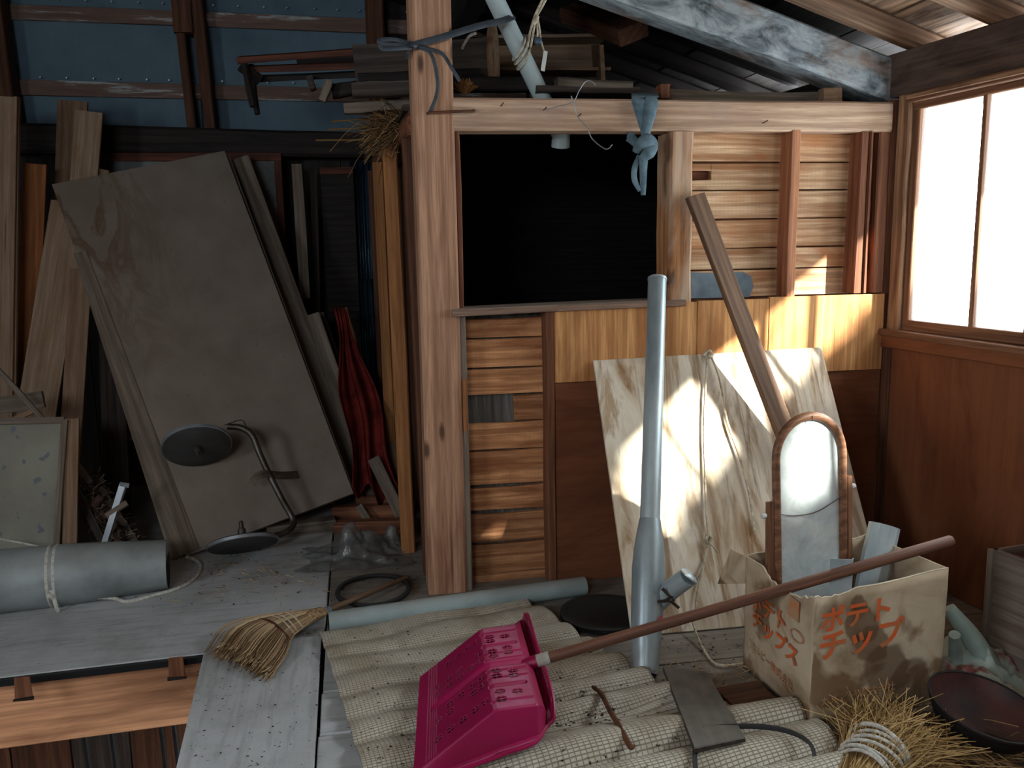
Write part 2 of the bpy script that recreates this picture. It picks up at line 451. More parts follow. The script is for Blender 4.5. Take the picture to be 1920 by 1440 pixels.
def mat_bigbeam():
    s = NT('weathered_grey_beam')
    v = s.coords((2.4, 5, 5)); n = s.noise(v, 3.0, 9, .7, .6)
    c = s.ramp(n, [(.34, rgb(56, 60, 62)), (.44, rgb(116, 124, 129)), (.56, rgb(172, 180, 184)), (.70, rgb(210, 213, 212))])
    v2 = s.coords((1.4, 3, 3)); n2 = s.noise(v2, 2.2, 5, .6)
    c = s.mix(s.ramp(n2, [(.52, (0,)), (.68, (.85,))]), c, rgb(150, 112, 86))
    v3 = s.coords((3, 60, 60)); g = s.noise(v3, 1.5, 4)
    c = s.mix(s.mul(g, .4), c, rgb(60, 58, 58))
    s.bump(n, .5, .004)
    return s.done(c, .75, 0, .25)
M_bigbeam = mat_bigbeam()
def mat_floor():
    s = NT('dusty_floor_sheet')
    v = s.coords((1.2, 1.2, 1.2)); n = s.noise(v, 3.2, 8, .65)
    c = s.ramp(n, [(.3, rgb(150, 150, 147)), (.5, rgb(172, 174, 174)), (.72, rgb(188, 190, 191))])
    v2 = s.coords((2.0, 22, 22)); g = s.noise(v2, 2, 6, .6)
    c = s.mix(s.mul(s.ramp(g, [(.3, (1,)), (.5, (0,))]), .35), c, rgb(84, 78, 72))
    v3 = s.coords((1, 1, 1)); sp = s.noise(v3, 95, 2, .5)
    c = s.mix(s.mul(s.ramp(sp, [(.70, (0,)), (.75, (1,))]), .5), c, rgb(70, 64, 58))
    sp2 = s.noise(v3, 60, 2, .5)
    c = s.mix(s.mul(s.ramp(sp2, [(.72, (0,)), (.76, (1,))]), .7), c, rgb(196, 190, 178))
    s.bump(n, .15, .004)
    return s.done(c, .85, 0, .2)
M_floor = mat_floor()
M_floorplank = wood('worn_floor_plank', rgb(140, 130, 118), rgb(92, 82, 74), dust=.35, vary=.12, stain=rgb(56, 46, 40), stain_amt=.6)
def mat_mat():
    s = NT('woven_straw')
    tc = s.n('ShaderNodeTexCoord'); uv = tc.outputs['UV']
    br = s.n('ShaderNodeTexBrick'); br.offset = .0; br.inputs['Scale'].default_value = 1.0
    br.inputs['Mortar Size'].default_value = .12; br.inputs['Brick Width'].default_value = 1.0; br.inputs['Row Height'].default_value = .62
    br.inputs['Mortar Smooth'].default_value = .8
    mp = s.n('ShaderNodeMapping'); mp.inputs['Scale'].default_value = (120, 92, 1); s.l(uv, mp.inputs[0]); s.l(mp.outputs[0], br.inputs['Vector'])
    v = s.coords((1, 1, 1)); n = s.noise(v, 5, 7, .65)
    c = s.ramp(n, [(.3, rgb(160, 148, 130)), (.5, rgb(190, 182, 166)), (.7, rgb(206, 199, 186))])
    c = s.mix(s.mul(br.outputs['Fac'], .6), c, rgb(104, 84, 60))
    n2 = s.noise(v, 2.6, 6, .7)
    c = s.mix(s.mul(s.ramp(n2, [(.5, (0,)), (.72, (1,))]), .55), c, rgb(92, 76, 60))
    sp = s.noise(v, 55, 3, .6)
    c = s.mix(s.mul(s.ramp(sp, [(.68, (0,)), (.74, (1,))]), .75), c, rgb(58, 46, 36))
    inv = s.n('ShaderNodeMath', operation='SUBTRACT'); inv.inputs[0].default_value = 1; s.l(br.outputs['Fac'], inv.inputs[1])
    s.bump(inv.outputs[0], .8, .003)
    return s.done(c, .9, 0, .15)
M_mat = mat_mat()
def mat_card(name='stained_cardboard', blot=None):
    s = NT(name)
    v = s.coords((1, 1, 1)); n = s.noise(v, 4.5, 7, .62, .6)
    c = s.ramp(n, [(.3, rgb(132, 110, 86)), (.5, rgb(182, 162, 136)), (.7, rgb(200, 184, 160))])
    n2 = s.noise(v, 3.4, 4, .5, 1.2)
    c = s.mix(s.ramp(n2, [(.54, (0,)), (.60, (.8,))]), c, rgb(106, 76, 50))
    if blot:
        vb = s.coords((1, 1, 1), rnd=False); nb = s.n('ShaderNodeTexNoise'); nb.inputs['Scale'].default_value = 9; nb.inputs['Detail'].default_value = 5
        s.l(vb, nb.inputs['Vector'])
        sc = s.n('ShaderNodeVectorMath', operation='SCALE'); sc.inputs['Scale'].default_value = .09; s.l(nb.outputs['Color'], sc.inputs[0])
        ad = s.n('ShaderNodeVectorMath', operation='ADD'); s.l(vb, ad.inputs[0]); s.l(sc.outputs[0], ad.inputs[1])
        for (bx, by, r) in blot:
            ds = s.n('ShaderNodeVectorMath', operation='DISTANCE'); s.l(ad.outputs[0], ds.inputs[0]); ds.inputs[1].default_value = (bx+.045, by+.045, .045)
            c = s.mix(s.ramp(ds.outputs['Value'], [(r*.86, (.72,)), (r, (0,))]), c, rgb(84, 58, 38))
    v2 = s.coords((1, 1, 40)); l = s.noise(v2, 3, 2)
    c = s.mix(s.mul(l, .18), c, rgb(110, 84, 60))
    s.bump(n, .3, .004)
    return s.done(c, .85, 0, .2)
M_card = mat_card()
M_card_front = mat_card('blotched_cardboard', [(.13, .25, .055), (.155, .19, .06), (.20, .12, .075), (.27, .06, .075), (.12, .30, .03)])
M_cardedge = plain('torn_card_edge', rgb(206, 190, 164), .9, 0, .1)
M_print = plain('orange_print', rgb(206, 92, 46), .8, 0, .2, c2=rgb(176, 104, 66), scale=30, thr=(.45, .6))
M_print_faint = plain('faded_print', rgb(182, 108, 68), .8, 0, .2, c2=rgb(168, 132, 100), scale=30, thr=(.4, .55))
M_print_pink = plain('pink_print', rgb(196, 104, 112), .8, 0, .2)
def mat_pink():
    s = NT('magenta_plastic')
    v = s.coords((1, 1, 1)); n = s.noise(v, 8, 5)
    c = s.ramp(n, [(.35, rgb(154, 12, 74)), (.65, rgb(136, 9, 62))])
    nd = s.noise(v, 14, 6, .65)
    c = s.mix(s.mul(s.mul(s.up(.955, .995), s.ramp(nd, [(.3, (.3,)), (.65, (1,))])), .45), c, rgb(206, 150, 176))
    s.b.inputs['Subsurface Weight'].default_value = 0.0
    return s.done(c, .45, 0, .4)
M_pink = mat_pink()
def mat_mirror():
    s = NT('dusty_mirror')
    v = s.coords((1, 1, 1)); n = s.noise(v, 9, 7, .7, 1.0)
    d = s.n('ShaderNodeBsdfDiffuse'); d.inputs['Color'].default_value = rgb(206, 214, 214)
    g = s.n('ShaderNodeBsdfGlossy'); g.inputs['Roughness'].default_value = .06; g.inputs['Color'].default_value = (.88, .92, .92, 1)
    mx = s.n('ShaderNodeMixShader')
    s.l(s.ramp(n, [(.3, (.45,)), (.7, (.78,))]), mx.inputs[0]); s.l(g.outputs[0], mx.inputs[1]); s.l(d.outputs[0], mx.inputs[2])
    s.l(mx.outputs[0], s.out.inputs[0]); return s.m
M_mirror = mat_mirror()
def mat_pane():
    s = NT('window_glass')
    tr = s.n('ShaderNodeBsdfTransparent'); tr.inputs['Color'].default_value = (.93, .96, .96, 1)
    tl = s.n('ShaderNodeBsdfTranslucent'); tl.inputs['Color'].default_value = (.9, .93, .94, 1)
    gl = s.n('ShaderNodeBsdfGlossy'); gl.inputs['Roughness'].default_value = .1
    m1 = s.n('ShaderNodeMixShader'); m1.inputs[0].default_value = .05
    m2 = s.n('ShaderNodeMixShader'); m2.inputs[0].default_value = .05
    s.l(tr.outputs[0], m1.inputs[1]); s.l(tl.outputs[0], m1.inputs[2])
    s.l(m1.outputs[0], m2.inputs[1]); s.l(gl.outputs[0], m2.inputs[2]); s.l(m2.outputs[0], s.out.inputs[0]); return s.m
M_pane = mat_pane()
def mat_bag():
    s = NT('clear_plastic_film')
    tr = s.n('ShaderNodeBsdfTransparent'); tr.inputs['Color'].default_value = (.9, .92, .92, 1)
    s.b.inputs['Base Color'].default_value = rgb(120, 120, 118); s.b.inputs['Roughness'].default_value = .25
    v = s.coords(); n = s.noise(v, 14, 4)
    mx = s.n('ShaderNodeMixShader'); s.l(s.ramp(n, [(.35, (.22,)), (.65, (.7,))]), mx.inputs[0])
    s.l(tr.outputs[0], mx.inputs[1]); s.l(s.b.outputs[0], mx.inputs[2]); s.l(mx.outputs[0], s.out.inputs[0])
    s.bump(n, .5, .01); return s.m
M_bag = mat_bag()
def mat_strand(name, stops):
    s = NT(name); at_ = s.n('ShaderNodeAttribute'); at_.attribute_name = 'strand'
    return s.done(s.ramp(at_.outputs['Fac'], stops), .85, 0, .2)
M_straw = mat_strand('straw_strands', [(0, rgb(112, 84, 48)), (.4, rgb(168, 134, 86)), (1, rgb(206, 176, 124))])
M_straw_dark = mat_strand('dark_straw_strands', [(0, rgb(56, 40, 28)), (.5, rgb(112, 84, 54)), (1, rgb(166, 132, 88))])
M_bristle_s = mat_strand('bristle_strands', [(0, rgb(74, 54, 38)), (.5, rgb(150, 122, 90)), (1, rgb(204, 178, 142))])
def mat_spot():
    s = NT('spotted_white_panel')
    v = s.coords(); n = s.noise(v, 3, 6, .6)
    c = s.ramp(n, [(.3, rgb(112, 108, 96)), (.6, rgb(136, 134, 122))])
    vo = s.noise(v, 26, 1.5, .4)
    c = s.mix(s.mul(s.ramp(vo, [(.66, (0,)), (.69, (1,))]), .8), c, rgb(88, 96, 108))
    return s.done(c, .7, 0, .3)
M_spot = mat_spot()
# ================================================================== THE SETTING
YW = 2.69                                   # front face of the timber partition
def rw(Y, z, off=0.0): return V((1.793 + 0.1045*(2.696-Y) + off, Y, z))   # right wall line
RWN = V((-0.9946, -0.104, 0))               # its inward normal
RWT = V((-0.104, 0.9946, 0))
def zroof(X): return 1.835 + 0.327*(1.8-X)

# ---- floor
floor = struct('floor', (0, 2.5, 0))
slab('floor_sheet', [(-2.6, 2.315, 0), (-0.484, 2.42, 0), (-0.150, 2.455, 0), (-0.150, 4.6, 0), (-2.6, 4.6, 0)], (0, 0, 1), .018, M_floor, floor, xdir=(1, .04, 0))
slab('floor_sheet', [(-0.487, 2.425, .006), (-0.158, 2.46, .006), (-0.148, 1.79, .006), (-0.13, -1.2, .006), (-0.36, -1.2, .006), (-0.452, 1.85, .006)], (0, 0, 1), .02, M_floor, floor, xdir=(0, 1, 0))
for (y0, y1) in ((2.13, 2.46), (1.93, 2.122), (1.62, 1.922), (1.2, 1.61), (-1.2, 1.19)):
    slab('floor_plank', [(-0.142, y0, 0), (0.02, y0-.004, 0), (0.02, y1, 0), (-0.145, y1, 0)], (0, 0, 1), .02, M_floor, floor, xdir=(1, 0, 0))
yy = -1.2
k = 0
while yy < 2.66:
    w = .235
    slab('floor_plank', [(0.026, yy, -.002), (2.15, yy-.01, -.002), (2.15, yy+w-.016, -.002), (0.026, yy+w-.006, -.002)], (0, 0, 1), .022, M_floorplank, floor, xdir=(1, 0, 0))
    yy += w; k += 1
slab('floor_sheet', [(-0.145, 2.47, -.001), (2.15, 2.66, -.001), (2.15, 4.6, -.001), (-0.145, 4.6, -.001)], (0, 0, 1), .02, M_floorplank, floor, xdir=(1, 0, 0))
mk('subfloor', [(-.40, -1.2, -.03), (2.2, -1.2, -.03), (2.2, 4.7, -.03), (-2.7, 4.7, -.03), (-2.7, 2.46, -.03), (-.40, 2.46, -.03)], [(0, 1, 2, 3, 4, 5)], M_earth, T((0, 2, -.03)), floor, world=True)
# black felt edging of the big sheet
slab('floor_edging', [(-2.6, 2.300, -.003), (-0.484, 2.405, -.003), (-0.484, 2.424, -.003), (-2.6, 2.319, -.003)], (0, 0, 1), .018, M_blackrubber, floor)
# beam carrying the floor edge above the open hatch
fb = beam('floor_beam', (-2.6, 2.385, -.122), (-0.30, 2.50, -.122), .20, .11, (0, -1, 0), M_floorbeam, floor, seg=3, ch=.005)
fb['label'] = 'pale orange timber with notches under the floor edge'
for (x, y, yf) in ((42, 1290, 2.325), (330, 1252, 2.372)):
    p = at(x, y, Y=yf)
    slab('mortise', [p+V((-.022, 0, -.030)), p+V((.022, 0, -.028)), p+V((.020, 0, .030)), p+V((-.018, 0, .030))], (-.05, -1, 0), .004, M_stud, floor, xdir=(0, 0, 1))
    beam('mortise_edge', p+V((-.024, -.003, -.031)), p+V((.026, -.003, -.029)), .006, .008, (0, -1, 0), M_black_wood, floor, seg=1)
beam('floor_beam', (-0.30, 2.47, -.122), (-0.12, -1.2, -.122), .20, .10, (-1, 0, 0), M_stud_dark, floor, seg=1)
# the lower storey seen through the hatch
low = struct('wall_lower', (-1.4, 2.75, -1.2))
for i in range(14):
    x0 = -2.6+i*.18
    slab('lower_board', [(x0, 2.74, -1.2), (x0+.174, 2.74, -1.2), (x0+.174, 2.74, -.2), (x0, 2.74, -.2)], (0, -1, 0), .02, M_stud_dark if i % 3 else M_dark_plank, low, xdir=(0, 0, 1))
for x in (-.93, -.85, -.70, -.66):
    tube('pipe', [(x, 2.70, -1.2), (x+.01, 2.70, -.6), (x, 2.70, -.2)], .007, M_blackrubber, low, res=6, sub=3)
fl2 = mk('floor_lower', [(-2.7, -1.3, -1.2), (2.2, -1.3, -1.2), (2.2, 4.7, -1.2), (-2.7, 4.7, -1.2)], [(0, 1, 2, 3)], M_earth); fl2['kind'] = 'structure'
def plainwall(name, pts, mat):
    o = slab(name, pts, (V(pts[1])-V(pts[0])).cross(V(pts[2])-V(pts[1])), .04, mat); o['kind'] = 'structure'; return o

# ---- far wall with blue-grey sheets
wb = struct('wall_back', (0, 4.55, 0))
for (x0, x1) in ((-2.62, -1.62), (-1.617, -.72), (-.717, .16)):
    slab('blue_sheet', [(x0, 4.55, 1.55), (x1, 4.55, 1.55), (x1, 4.55, 2.95), (x0, 4.55, 2.95)], (0, -1, 0), .012, M_blue, wb, xdir=(1, 0, 0))
for z, dz in ((2.245, -.02), (1.905, -.01), (2.58, -.02)):
    beam('batten', (-2.6, 4.535, z+.02), (.9, 4.535, z+dz-.01), .068, .022, (0, -1, 0), M_batten, wb, seg=4)
nails = []
for z in (2.21, 1.875, 2.30, 1.95):
    for i in range(22):
        x = -2.0+i*.115+random.uniform(-.01, .01)
        nails.append(stick((x, 4.537, z+.014-.02*i/22), (x, 4.528, z+.014-.02*i/22), .0042, 6))
o = multi('nail_heads', nails, M_nail, T((0, 4.53, 2)), wb); o['kind'] = 'stuff'
# doubled stud, single studs
beam('stud', (-.752, 4.48, 1.68), (-.800, 4.48, 2.9), .040, .10, (0, -1, 0), M_stud_dark, wb, seg=4)
beam('stud', (-.668, 4.48, 1.68), (-.712, 4.48, 2.9), .052, .10, (0, -1, 0), M_stud_dark, wb, seg=4)
beam('stud_block', (-.755, 4.44, 2.15), (-.755, 4.44, 2.60), .085, .06, (0, -1, 0), M_stud_dark, wb, seg=2)
beam('stud', (-1.545, 4.45, 1.70), (-1.575, 4.45, 2.9), .062, .10, (0, -1, 0), M_stud_dark, wb, seg=3)
beam('stud', (.135, 4.45, 1.70), (.135, 4.45, 2.9), .085, .10, (0, -1, 0), M_stud_dark, wb, seg=3)
o = beam('tie_beam', (-2.6, 4.42, 1.68), (1.9, 4.42, 1.61), .125, .13, (0, -1, 0), M_black_wood, wb, seg=6, jit=.005)
o['label'] = 'soot-black beam under the blue sheets'
x = -2.6; i = 0
while x < 2.0:
    w = .16+.05*((i*37) % 7)/7
    slab('dark_board', [(x, 4.53, -.02), (x+w-.004, 4.53, -.02), (x+w-.004, 4.53, 1.64), (x, 4.53, 1.64)], (0, -1, 0), .016, M_black_wood, wb, xdir=(0, 0, 1))
    x += w; i += 1
mk('outer_cladding', [(-2.7, 4.58, -1.2), (2.3, 4.58, -1.2), (2.3, 4.58, 3), (-2.7, 4.58, 3)], [(0, 1, 2, 3)], M_black_wood, T((0, 4.58, 1)), wb, world=True)
# corrugated sheets
def corr(u, v, x0, x1, z0, z1, y):
    x = lerp(x0, x1, u); return V((x, y-.008*sin((x-x0)*2*pi/.0275), lerp(z0, z1, v)))
M_corr = plain('blue_corrugated_steel', rgb(64, 84, 100), .35, .6, .5, c2=rgb(44, 58, 68), scale=5)
surf('corrugated_sheet', 96, 1, lambda u, v: corr(u, v, -.02, .16, .55, 1.62, 4.47), M_corr, T((0, 4.47, 1)), wb, thick=.0015)
surf('corrugated_sheet', 96, 1, lambda u, v: corr(u, v, .0, .16, .35, .98, 4.44), M_corr, T((0, 4.44, .6)), wb, thick=.0015)

# ---- the timber partition (front of the closet)
wm = struct('wall_middle', (.25, YW, 0))
FN = (0, -1, 0)
def vbar(name, x0, x1, z0, z1, yf, d, mat, parent, seg=3, **k):
    return beam(name, ((x0+x1)/2, yf+d/2, z0), ((x0+x1)/2, yf+d/2, z1), x1-x0, d, FN, mat, parent, seg=seg, **k)
def hbar(name, x0, x1, z0, z1, yf, d, mat, parent, seg=3, **k):
    return beam(name, (x0, yf+d/2, (z0+z1)/2), (x1, yf+d/2, (z0+z1)/2), z1-z0, d, FN, mat, parent, seg=seg, **k)
o = vbar('corner_post', .184, .310, 0, 2.30, YW, .125, M_post, wm, seg=6, ch=.008); o['label'] = 'knotty reddish square corner post'
o = hbar('top_beam', .300, 1.787, 1.494, 1.590, YW+.004, .10, M_beam, wm, seg=6, ch=.006); o['label'] = 'long reddish beam over the dark opening'
vbar('jamb_strip', .312, .330, .945, 1.493, YW+.03, .06, M_stud, wm)
vbar('jamb_strip', .303, .333, 0.0, .925, YW+.012, .05, M_grey_plank, wm, jit=.002)
vbar('jamb_strip', .312, .324, 0.55, .72, YW+.004, .02, M_orange_plank, wm, jit=.002)
o = vbar('split_post', 1.005, 1.085, .945, 1.492, YW+.002, .13, wood('split_post_wood', rgb(206, 148, 98), rgb(140, 88, 56), knots=.9, stain=rgb(196, 178, 158), stain_amt=.6, vary=.02), wm, seg=5, jit=.002); o['label'] = 'cracked worn post beside the opening'
# sill plank and plywood
o = beam('sill', (.285, YW+.05, .936), (1.06, YW+.05, .944), .13, .022, (0, 0, 1), M_sill, wm, seg=4); o['label'] = 'dusty grey sill of the opening'
beam('sill', (.285, YW-.008, .934), (.625, YW-.008, .942), .024, .016, FN, M_sill, wm, seg=2)
def panel(name, x0, x1, z0, z1, yf, t, mat, xd=(1, 0, 0)):
    return slab(name, [(x0, yf, z0), (x1, yf, z0), (x1, yf, z1), (x0, yf, z1)], FN, t, mat, wm, xdir=xd)
panel('plywood_band', .618, 1.105, .694, .945, YW, .01, M_ply_band, (0, 0, 1))
panel('plywood_band', 1.106, 1.361, .692, .948, YW-.0003, .01, M_ply_band, (0, 0, 1))
panel('plywood_band', 1.362, 1.792, .689, .953, YW, .01, M_ply_band, (0, 0, 1))
panel('plywood_sheet', .618, 1.795, 0, .692, YW+.008, .01, M_ply_red)
vbar('stud', .590, .618, 0, .930, YW+.002, .085, M_stud, wm)
vbar('stud', 1.425, 1.457, .952, 1.505, YW+.004, .085, wood('pale_edge_stud', rgb(188, 128, 92), rgb(126, 76, 52), vary=.02), wm, jit=.002, taper=1.0)
vbar('stud', 1.676, 1.706, .957, 1.495, YW+.006, .085, M_stud, wm)
vbar('stud', 1.708, 1.716, .957, 1.495, YW-.002, .05, M_stud, wm)
vbar('stud', 1.745, 1.790, .957, 1.495, YW+.01, .085, M_stud, wm)
vbar('stud', 1.788, 1.822, .0, 1.60, YW+.012, .06, M_stud, wm)
for z in (1.03, 1.20): beam('hinge', (1.727, YW+.03, z), (1.727, YW+.03, z+.07), .012, .01, FN, M_rust, wm, seg=1)
# horizontal boards, lower bay
zj = [.908, .841, .741, .651, .558, .461, .340, .246, .135, .027, -.01]
YB = 2.765
for i in range(len(zj)-1):
    z1, z0 = zj[i], zj[i+1]
    if i == 3:
        slab('wall_board', [(.495, YB, z0+.003), (.602, YB, z0+.001), (.602, YB, z1-.004), (.492, YB, z1-.006)], FN, .02, M_board, wm, xdir=(1, 0, 0))
        continue
    g = (.004, .004, .004, .004, .004, .004, .014, .012, .006, .002)[i]
    a = random.uniform(-.004, .004)
    slab('wall_board', [(.322, YB+random.uniform(-.003, .003), z0+g*.5+a), (.602, YB, z0+g*.3), (.602, YB, z1-g*.4), (.46, YB, z1-g*.6-.002), (.322, YB, z1-g*.5)], FN, .02, M_board, wm, xdir=(1, 0, 0))
slab('backing_board', [(.322, YB+.03, 0), (.602, YB+.03, 0), (.602, YB+.03, .92), (.322, YB+.03, .92)], FN, .02, wood('slate_grey_board', rgb(124, 120, 114), rgb(72, 68, 64), vary=.02), wm, xdir=(0, 0, 1))
# horizontal boards, upper right bays
zu = [1.497, 1.402, 1.310, 1.215, 1.118, 1.045, .950]
for i in range(6):
    z1, z0 = zu[i], zu[i+1]
    for (x0, x1) in ((1.075, 1.44), (1.442, 1.70)):
        dz = random.uniform(-.003, .003)
        if i == 1 and x0 < 1.2:      # board with the slot by the post
            slab('wall_board', [(1.075, YB, z0+.002), (1.44, YB, z0+.002), (1.44, YB, z1-.003), (1.175, YB, z1-.003), (1.175, YB, z1-.060), (1.10, YB, z1-.060), (1.10, YB, z1-.026), (1.172, YB, z1-.026), (1.172, YB, z1-.003), (1.075, YB, z1-.003)], FN, .02, M_board_pale, wm, xdir=(1, 0, 0))
            continue
        slab('wall_board', [(x0, YB, z0+.002+dz), (x1, YB, z0+.002), (x1, YB, z1-.002), (x0, YB, z1-.002+dz)], FN, .02, M_board_pale, wm, xdir=(1, 0, 0))
slab('backing_board', [(1.07, YB+.025, .93), (1.80, YB+.025, .93), (1.80, YB+.025, 1.5), (1.07, YB+.025, 1.5)], FN, .02, M_stud, wm, xdir=(1, 0, 0))
o = slab('grey_patch', [(1.082, YB-.003, .952), (1.325, YB-.003, .950), (1.338, YB-.003, .985), (1.328, YB-.003, 1.022), (1.295, YB-.003, 1.038), (1.235, YB-.003, 1.034), (1.082, YB-.003, 1.042)], FN, .003, plain('slate_patch', rgb(112, 126, 136), .6, 0, .3, c2=rgb(84, 94, 102), scale=8), wm); o['label'] = 'slate-grey scrap nailed over the boards'
# iron cramp, nails and wires on the beam
cr = tube('iron_cramp', [at(800, 213, Y=2.675), at(806, 211, Y=2.672), at(885, 208, Y=2.672), at(889, 207, Y=2.69)], .0042, M_rust, wm, res=8)
for (x, y) in ((1018, 208), (1082, 220), (1428, 232), (938, 200)):
    p = at(x, y, Y=YW+.01); d = V((.004, -.035, .006))
    tube('nail', [p, p+d], .0018, M_rust, wm, res=6)

# ---- left side of the closet going back
ws = struct('wall_side', (.15, 3.4, 0))
o = beam('side_beam', (.215, 2.80, 1.528), (.135, 4.20, 1.528), .078, .085, (0, 0, 1), M_stud_dark, ws, seg=4); o['label'] = 'dark timber running back from the post'
o = beam('side_beam', (.215, 2.80, 1.52), (.132, 4.18, 1.52), .06, .09, (-1, 0, 0), M_stud, ws, seg=3)
beam('stud', (.210, 2.90, 0), (.192, 2.90, 1.49), .06, .07, FN, M_stud_dark, ws)
beam('stud', (.140, 3.13, 0), (.128, 3.13, 1.49), .052, .06, FN, wood('warm_stud', rgb(186, 128, 78), rgb(134, 84, 50), vary=.03), ws, seg=4)
beam('stud', (.108, 3.72, 0), (.100, 3.72, 1.49), .045, .06, FN, wood('warm_stud_deep', rgb(178, 122, 72), rgb(126, 80, 46), vary=.03), ws, seg=4)
beam('stud', (.105, 4.12, 0), (.095, 4.12, 1.49), .06, .06, FN, M_stud_dark, ws, seg=3)
for i in range(7):
    y0 = 2.82+i*.195
    slab('side_board', [(.235-.03*i*.195, y0, 0), (.235-.03*(i+1)*.195, y0+.19, 0), (.235-.03*(i+1)*.195, y0+.19, 1.5), (.235-.03*i*.195, y0, 1.5)], (-1, 0, 0), .015, M_stud_dark, ws, xdir=(0, 0, 1))
beam('rail', (-.05, 3.66, .055), (.16, 3.60, .055), .05, .05, (0, 0, 1), M_stud, ws, seg=2)
# inside of the closet
wc = struct('wall_closet', (1, 4.2, 0))
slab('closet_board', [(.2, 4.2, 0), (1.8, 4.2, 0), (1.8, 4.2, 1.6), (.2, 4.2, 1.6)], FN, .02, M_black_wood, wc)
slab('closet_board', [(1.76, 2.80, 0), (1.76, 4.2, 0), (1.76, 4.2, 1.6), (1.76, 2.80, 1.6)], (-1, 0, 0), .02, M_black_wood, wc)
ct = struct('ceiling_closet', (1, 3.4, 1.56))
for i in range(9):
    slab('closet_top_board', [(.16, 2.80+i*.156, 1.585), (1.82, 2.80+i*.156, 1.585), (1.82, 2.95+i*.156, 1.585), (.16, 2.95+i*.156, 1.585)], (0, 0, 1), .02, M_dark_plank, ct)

# ---- right wall and window
wr = struct('wall_right', rw(1.5, 0))
def rbar(name, Ya, Yb, z0, z1, off, d, mat, parent, **k):
    """bar along the wall; off = room-side face (negative stands into the room)"""
    return beam(name, rw(Ya, (z0+z1)/2, off+d/2), rw(Yb, (z0+z1)/2, off+d/2), z1-z0, d, RWN, mat, parent, **k)
def rpost(name, Ya, Yb, z0, z1, off, d, mat, parent, **k):
    return beam(name, rw((Ya+Yb)/2, z0, off+d/2), rw((Ya+Yb)/2, z1, off+d/2), abs(Yb-Ya), d, RWN, mat, parent, **k)
Yn = -1.2; WE = .42                        # window ends at WE on the near side
o = rbar('wall_plate', 2.83, Yn, 1.608, 1.750, 0, .10, M_plate, wr, seg=5, ch=.005); o['label'] = 'dark timber plate above the window'
o = rbar('sill_ledge', 2.70, Yn, .812, .832, -.022, .12, M_frame, wr, seg=5, ch=.003); o['label'] = 'brown window ledge'
rbar('apron', 2.69, Yn, .770, .812, -.012, .03, M_ply_red, wr, seg=4)
rpost('corner_stud', 2.695, 2.655, 0, .80, .0, .03, M_stud_dark, wr)
yb = 2.655
for w in (.9, .9, .9, 1.2):
    slab('plywood_panel', [rw(yb, 0, .008), rw(yb-w+.003, 0, .008), rw(yb-w+.003, .775, .008), rw(yb, .775, .008)], RWN, .006, M_ply_red, wr, xdir=(0, 0, 1)); yb -= w
slab('outer_board', [rw(2.9, -.3, .085), rw(Yn, -.3, .085), rw(Yn, .84, .085), rw(2.9, .84, .085)], RWN, .015, M_grey_plank, wr)
slab('outer_board', [rw(4.7, -.3, .06), rw(2.68, -.3, .06), rw(2.68, 1.75, .06), rw(4.7, 1.75, .06)], RWN, .02, M_black_wood, wr)
slab('outer_board', [rw(WE-.02, .80, .06), rw(Yn, .80, .06), rw(Yn, 1.68, .06), rw(WE-.02, 1.68, .06)], RWN, .02, M_stud_dark, wr)
rpost('corner_post', 2.690, 2.635, .830, 1.608, .005, .045, M_jamb, wr, seg=5)
rpost('near_post', WE, WE-.06, .830, 1.608, .005, .09, M_jamb, wr, seg=3)
win = struct('window_1', rw(1.55, .83))
rbar('frame_head', 2.635, WE, 1.578, 1.608, .0, .09, M_frame, win, seg=3)
rbar('frame_track', 2.635, WE, 1.588, 1.603, -.008, .02, M_jamb, win, seg=3)
def sash(Ya, Yb, off, bars):
    rbar('sash_rail', Ya, Yb, 1.555, 1.580, off, .026, M_frame, win, seg=2)
    rbar('sash_rail', Ya, Yb, .833, .868, off, .026, M_frame, win, seg=2)
    rpost('sash_stile', Ya, Ya-.028, .84, 1.575, off, .026, M_frame, win)
    rpost('sash_stile', Yb+.028, Yb, .84, 1.575, off, .026, M_frame, win)
    ed = [Ya-.024]+bars+[Yb+.024]
    for b in bars: rpost('muntin', b+.009, b-.009, .86, 1.565, off+.002, .02, M_frame, win)
    for i in range(len(ed)-1):
        slab('pane', [rw(ed[i], .862, off+.012), rw(ed[i+1], .862, off+.012), rw(ed[i+1], 1.562, off+.012), rw(ed[i], 1.562, off+.012)], RWN, .003, M_pane, win)
sash(2.636, 1.80, .022, [2.345, 2.145])
sash(1.84, WE, .055, [1.53, 1.22, .93, .66])
Mw = Matrix.Identity(4)
def portal_m(c, n, right):
    n = V(n).normalized(); x = V(right).normalized(); z = -n; y = z.cross(x)
    return Matrix(((x.x, y.x, z.x, c[0]), (x.y, y.y, z.y, c[1]), (x.z, y.z, z.z, c[2]), (0, 0, 0, 1)))
portal('window_portal', portal_m(rw(1.53, 1.22, .16), RWN, RWT), 2.3, .80)

